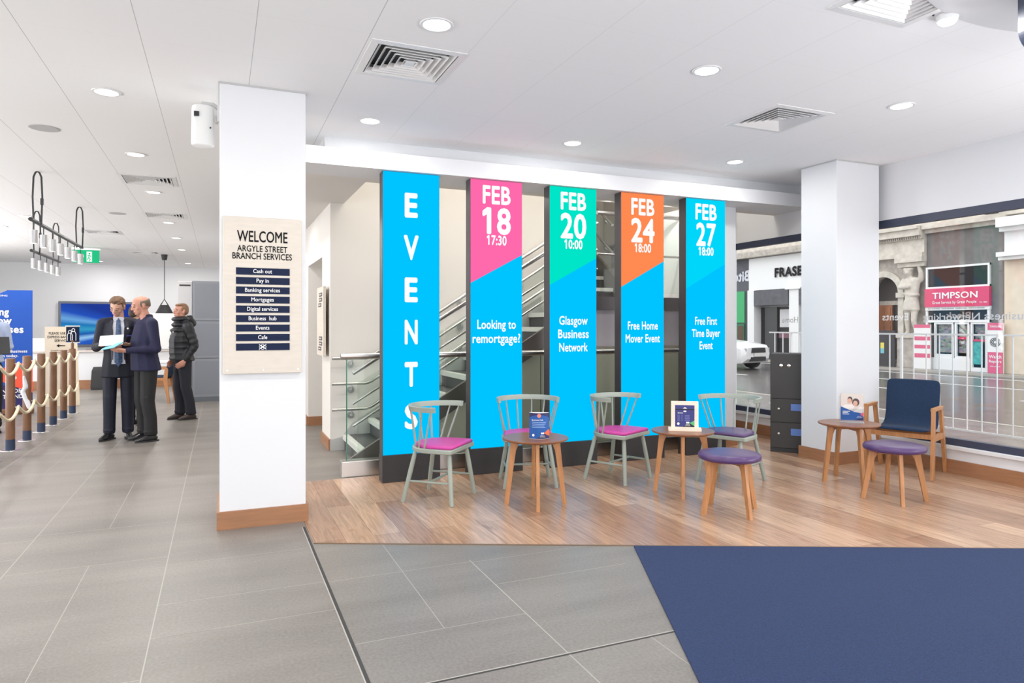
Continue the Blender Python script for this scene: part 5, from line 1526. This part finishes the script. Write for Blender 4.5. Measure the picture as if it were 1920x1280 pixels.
    if puff:
        J.append([(V(0, .015, 1.50), (.085, .08, .03))])
        for z in [hem + .03 + .085 * i for i in range(8)]:
            f_ = min(1, (z - hem) / .3)
            J.append([(V(0, -.005 - hv * .4, z), ((.186 + hv * .6) * (1 if z < 1.25 else .93 if z < 1.36 else .86), (.141 + hv) * (1 if z < 1.25 else .92 if z < 1.36 else .80), .05))])
    for key in 'RL':
        sh, el, wr, *_ = A[key]; sh, el, wr = V(*sh), V(*el), V(*wr)
        a_ = .068 if puff else .060
        J.append([(sh, a_ + .006), (el, a_ - .008)]); J.append([(el, a_ - .008), (wr + (el - wr).normalized() * .025, .043 if puff else .039)])
        if puff:
            for q in range(3):
                J.append([(sh.lerp(el, .25 + .27 * q), .073)]); J.append([(el.lerp(wr, .2 + .27 * q), .063 - .006 * q)])
        else:
            J.append([(el, .058)]); J.append([(el.lerp(wr, .35), .053)])
    if top_kind == 'jumper': J.append([(V(0, .02, 1.46), (.075, .07, .03)), (V(0, .012, 1.525), (.068, .068, .012))])
    if top_kind == 'hood':
        J.append([(V(-.07, .10, 1.50), .055), (V(.07, .10, 1.50), .055), (V(0, .15, 1.46), .06)]); J.append([(V(-.08, .03, 1.51), .04), (V(-.06, .1, 1.55), .04)]); J.append([(V(.08, .03, 1.51), .04), (V(.06, .1, 1.55), .04)])
        J.append([(V(-.07, -.05, 1.49), .028), (V(.07, -.05, 1.49), .028)])
    put({'jacket': 'suit_jacket', 'jumper': 'jumper', 'hood': 'padded_jacket', 'shirt': 'shirt'}[top_kind], remesh(J, .011, 3), top, t)
    # hair, eyebrows, eyes
    G = []
    if not bald:
        G.append([E_((0, .035, 1.705), (.080, .084, .080)), E_((0, .045, 1.665), (.078, .072, .07))])
        G.append([E_((0, -.035, 1.755), (.062, .045, .026)), E_((0, .03, 1.76), (.066, .06, .03))])
        for s in (-1, 1): G.append([E_((s * .073, -.012, 1.69), (.008, .016, .03))])
        if hairstyle == 'curly':
            rr = random.Random(4)
            for q in range(40):
                a, b_ = rr.uniform(-PI, PI), rr.uniform(.25, 1.45)
                G.append([E_((.07 * math.cos(b_) * math.sin(a) * 1.05, .005 + .075 * math.cos(b_) * math.cos(a), 1.715 + .068 * math.sin(b_)), .017)])
    else:
        for i in range(13):
            a = R(-112 + 224 * i / 12)
            G.append([E_((.066 * math.sin(a), .020 + .080 * math.cos(a), 1.695 - .008 * abs(math.sin(a))), (.016, .016, .034)), E_((.060 * math.sin(a), .022 + .074 * math.cos(a), 1.648 + .012 * abs(math.sin(a)) ** 4), (.016, .016, .034 - .014 * abs(math.sin(a))))])
    put('hair', remesh(G, .0075, 4 if bald else 2), hair, t)
    b = MB()
    for s in (-1, 1): b.tube([h(s * .017, -.0885, 1.690), h(s * .034, -.0885, 1.695), h(s * .050, -.077, 1.690)], .0046, 6)
    b.build('eyebrows', hair, t)
    b = MB()
    for s in (-1, 1): b.ball(h(s * .033, -.0835, 1.664), (.010, .008, .0048) if not looking_down else (.010, .006, .0025), 8)
    b.build('eyes' if not looking_down else 'eyelids', sk if looking_down else mat('eye_white', srgb(206, 196, 190), .3), t)
    b = MB()
    for s in (-1, 1):
        if looking_down: b.tube([h(s * .023, -.0895, 1.660), h(s * .033, -.0925, 1.657), h(s * .043, -.0875, 1.660)], .0028, 6)
        else: b.ball(h(s * .033, -.0895, 1.663), (.0048, .0035, .0045), 8)
    b.build('irises' if not looking_down else 'eyelashes', mat('iris_dark', srgb(52, 42, 38), .2), t)
    b = MB(); b.tube([h(-.022, -.088, 1.603), h(0, -.096, 1.602), h(.022, -.088, 1.603)], .0042, 6); b.build('lips', mat('lips', srgb(176, 104, 96), .5), t)
    return t, h
SUIT = mat('suit_navy', srgb(20, 22, 38), .75, noise=.12, nscale=90)
SUITT = mat('suit_trousers', srgb(18, 22, 40), .75, noise=.12, nscale=90)
JUMP = mat('jumper_navy', srgb(28, 29, 60), .85, noise=.12, nscale=40)
TRB = mat('trousers_black', srgb(26, 26, 28), .75, noise=.1, nscale=60)
PUFFM = mat('puffer_black', srgb(22, 25, 31), .5, noise=.15, nscale=10)
JEAN = mat('jeans_dark', srgb(27, 29, 40), .8, noise=.12, nscale=60)
SHOEB = mat('shoe_black', (.02, .02, .022), .22); SHOEBR = mat('shoe_brown', srgb(58, 46, 42), .5)
HAIRB = mat('hair_brown', srgb(104, 78, 58), .7, noise=.3, nscale=70); HAIRG = mat('hair_grey', srgb(108, 96, 82), .75, noise=.2, nscale=70); HAIRS = mat('hair_sandy', srgb(130, 98, 74), .7, noise=.25, nscale=70); HAIRD = mat('hair_dark', srgb(58, 46, 40), .7, noise=.2, nscale=70)
def legs_std(sp=.10, tl=(0, -1), tr=(0, -1), fl=0, fr=0):
    return {'R': ((-.09, 0, .88), (-.095 - (sp - .1) * .5, -.015 + fr * .5, .49), (-sp, .02 + fr, .085), (-sp + tr[0] * .15, .02 + fr + tr[1] * .15, .03)),
            'L': ((.09, 0, .88), (.095 + (sp - .1) * .5, -.015 + fl * .5, .49), (sp, .02 + fl, .085), (sp + tl[0] * .15, .02 + fl + tl[1] * .15, .03))}
# man in the suit, facing the camera and reading
m1p = dict(arms={'R': ((-.172, 0, 1.42), (-.235, .0, 1.13), (-.175, -.235, 1.165), (.45, -.8, .05), (.2, .1, .9), .25),
                 'L': ((.172, 0, 1.42), (.225, .0, 1.13), (.13, -.235, 1.165), (-.55, -.8, .05), (-.2, .1, .9), .25)}, legs=legs_std(.10, (.1, -.99), (-.55, -.85), 0, -.02))
m1, h1 = person('young man with curly brown hair in a navy suit and tie reading a paper', (-1.17, 9.80, 0), R(6), 1.79, head=(R(32), R(6), R(-22)), skin=SKIN, top=SUIT, trousers=SUITT, hair=HAIRB, shoe=SHOEB, hairstyle='curly', hem=.77, neck_fwd=.02, looking_down=True, **m1p)
SHIRTM = mat('shirt_grey', srgb(196, 198, 208), .7)
b = MB()
def chest(x, z):  # surface of the jacket front
    return -.131 - .012 * (1.22 - abs(z - 1.2)) + abs(x) * .12
poly = [(-.05, 1.475), (.05, 1.475), (.062, 1.38), (.05, 1.2), (.06, .96), (-.06, .96), (-.05, 1.2), (-.062, 1.38)]
for z0, z1, w0, w1 in ((.93, 1.10, .075, .055), (1.10, 1.25, .055, .055), (1.25, 1.38, .055, .062), (1.38, 1.44, .062, .055), (1.44, 1.50, .055, .045)):
    ys = {.93: -.150, 1.10: -.154, 1.25: -.150, 1.38: -.131, 1.44: -.11, 1.50: -.075}
    b.loft([[(-w, ys[z] + .05, z), (-w, ys[z] + .004, z), (0, ys[z] - .004, z), (w, ys[z] + .004, z), (w, ys[z] + .05, z)] for w, z in ((w0, z0), (w1, z1))])
b.build('shirt', SHIRTM, m1, smooth=True)
b = MB(); ys = [(.90, -.162), (.95, -.166), (1.10, -.168), (1.25, -.163), (1.40, -.143), (1.46, -.118), (1.485, -.103)]
ws = [.004, .042, .040, .034, .026, .022, .026]
b.loft([[(-w, y + .006, z), (0, y - .006, z), (w, y + .006, z), (0, y + .012, z)] for (z, y), w in zip(ys, ws)])
b.build('tie', mat('tie_pattern', srgb(62, 84, 118), .6, noise=.6, nscale=55), m1)
b = MB()
for s in (-1, 1):
    b.loft([[(s * xa, y, z), (s * xb, y + .02, z), (s * xb, y + .035, z), (s * xa, y + .02, z)] for z, xa, xb, y in ((.98, .060, .075, -.158), (1.15, .054, .085, -.160), (1.33, .058, .125, -.146), (1.38, .062, .115, -.136), (1.46, .056, .085, -.10))])
b.build('lapels', mat('lapel', srgb(22, 24, 44), .6), m1)
b = MB(); b.ball((.098, -.148, 1.36), (.011, .004, .011), 10); b.build('lapel_pin', WHITEI, m1)
b = MB(); b.bar((.085, -.147, 1.27), (.145, -.128, 1.275), .004, .014, (0, 0, 1)); b.build('pocket_square', mat('square_blue', srgb(70, 72, 150), .6), m1)
b = MB(); b.bar((-.022, -.171, 1.2), (.022, -.171, 1.2), .004, .008); b.build('tie_clip', CHROME, m1)
b = MB()
for s in (-1, 1): b.prism([(0, 0), (s * .06, -.012), (s * .05, -.06), (s * .015, -.05)], -.004, .004, 'y')
b.build('collar', SHIRTM, m1, (0, -.108, 1.502))
# man in the navy jumper, seen from his left
m2p = dict(arms={'L': ((.19, .0, 1.42), (.235, .03, 1.12), (.10, -.26, 1.10), (-.35, -.93, .1), (-.5, .1, .8), .3),
                 'R': ((-.19, 0, 1.42), (-.22, .0, 1.13), (-.10, -.25, 1.14), (.3, -.93, .1), (.4, .1, .8), .3)}, legs=legs_std(.10, (.05, -1), (-.1, -1), .0, .0))
m2, h2 = person('balding man in a navy zip-neck jumper and black trousers seen from the side', (-.845, 9.52, 0), R(-64), 1.79, head=(R(16), 0, R(-4)), skin=SKINP, looking_down=True, top=JUMP, trousers=TRB, hair=HAIRG, shoe=SHOEB, bald=True, top_kind='jumper', heavy=.018, hem=.86, neck_fwd=.03, **m2p)
MB().ball((.16, -.06, .985), (.012, .006, .012), 8).build('hem_badge', WHITEI, m2)
# man in the puffer jacket
m3p = dict(arms={'L': ((.19, .02, 1.42), (.235, .10, 1.12), (.20, -.03, .90), (-.05, -.75, -.6), (-1, 0, .1), .5),
                 'R': ((-.19, .02, 1.42), (-.235, .10, 1.12), (-.20, -.04, .91), (.05, -.75, -.6), (1, 0, .1), .5)}, legs=legs_std(.085, (.05, -1), (-.05, -1), .08, -.02))
m3, h3 = person('man in a black padded jacket and dark jeans standing with a hand in his pocket', (-.53, 11.45, 0), R(-68), 1.75, head=(R(0), 0, R(6)), skin=SKINP, top=PUFFM, trousers=JEAN, hair=HAIRS, shoe=SHOEBR, top_kind='hood', heavy=.03, hem=.90, neck_fwd=.02, puff=True, **m3p)
b = MB(); b.tube([(-.055, -.03, 1.50), (-.03, -.075, 1.515), (.03, -.075, 1.515), (.055, -.03, 1.50)], .02, 8); b.build('collar', mat('collar_orange', srgb(226, 84, 50), .7), m3, smooth=True)
MB().ball((.10, -.165, 1.33), (.008, .008, .014), 8).build('chest_badge', WHITEI, m3)
# person partly hidden behind
m4p = dict(arms={'L': ((.175, .0, 1.42), (.22, .04, 1.14), (.16, -.14, .98), (-.3, -.8, -.2), (-1, 0, .2), .6),
                 'R': ((-.175, 0, 1.42), (-.22, .04, 1.14), (-.16, -.14, .98), (.3, -.8, -.2), (1, 0, .2), .6)}, legs=legs_std(.09))
m4, h4 = person('dark-haired person in navy, mostly hidden behind the two men with papers', (-1.10, 11.10, 0), R(150), 1.70, head=(0, 0, R(-25)), skin=SKIN, top=SUIT, trousers=SUITT, hair=HAIRD, shoe=SHOEB, top_kind='jumper', hem=.88, **m4p)
# person cut by the left edge
m5p = dict(arms={'L': ((.19, .0, 1.42), (.25, .04, 1.15), (.06, -.20, 1.10), (-.8, -.5, .1), (-.3, .2, .9), .8),
                 'R': ((-.19, 0, 1.42), (-.24, .04, 1.15), (-.08, -.2, 1.08), (.8, -.5, .1), (.3, .2, .9), .8)}, legs=legs_std(.10))
m5, h5 = person('person in a pale blue shirt holding a black folder, cut by the left edge', (-2.83, 11.0, 0), R(25), 1.74, head=(R(12), 0, R(-10)), skin=SKIN, top=mat('shirt_blue', srgb(178, 192, 222), .75, noise=.06, nscale=12), trousers=TRB, hair=HAIRB, shoe=SHOEB, top_kind='shirt', hem=.95, **m5p)

def held(name, mb, m_, person_o, p, rot, lab, cat):
    M = Matrix.Translation(person_o.location) @ Euler(person_o.rotation_euler).to_matrix().to_4x4() @ Matrix.Scale(person_o.scale[0], 4)
    o = mb.build(name, m_); o.location = M @ Vector(p); o.rotation_euler = (M.to_3x3().normalized() @ Euler(rot).to_matrix()).to_euler()
    tag(o, lab, cat); return o
held('paper_sheet', MB().box(-.12, -.10, -.0008, .13, .09, .0008), PAPER, m1, (-.075, -.365, 1.225), (R(38), R(-4), R(-8)), 'sheet of white paper held in both hands by the suited man', 'paper')
bk_ = MB(); bk_.loft([[(-.105, -.07, 0), (-.105, .07, 0), (0, .07, .02 + z), (.105, .07, 0), (.105, -.07, 0), (0, -.07, .02 + z)] for z in (0, .012)])
held('booklet', MB().rbox(-.11, -.07, -.005, .10, .075, .008, .003, 1), mat('booklet_blue', srgb(120, 196, 226), .5), m2, (.03, -.38, 1.155), (R(25), R(-8), R(20)), 'light blue booklet held by the man in the navy jumper', 'booklet')
held('folder', MB().rbox(-.17, -.012, -.12, .17, .012, .12, .004, 1), BLACKM, m5, (.02, -.28, 1.17), (R(-20), 0, 0), 'black folder held by the person in the pale blue shirt', 'folder')
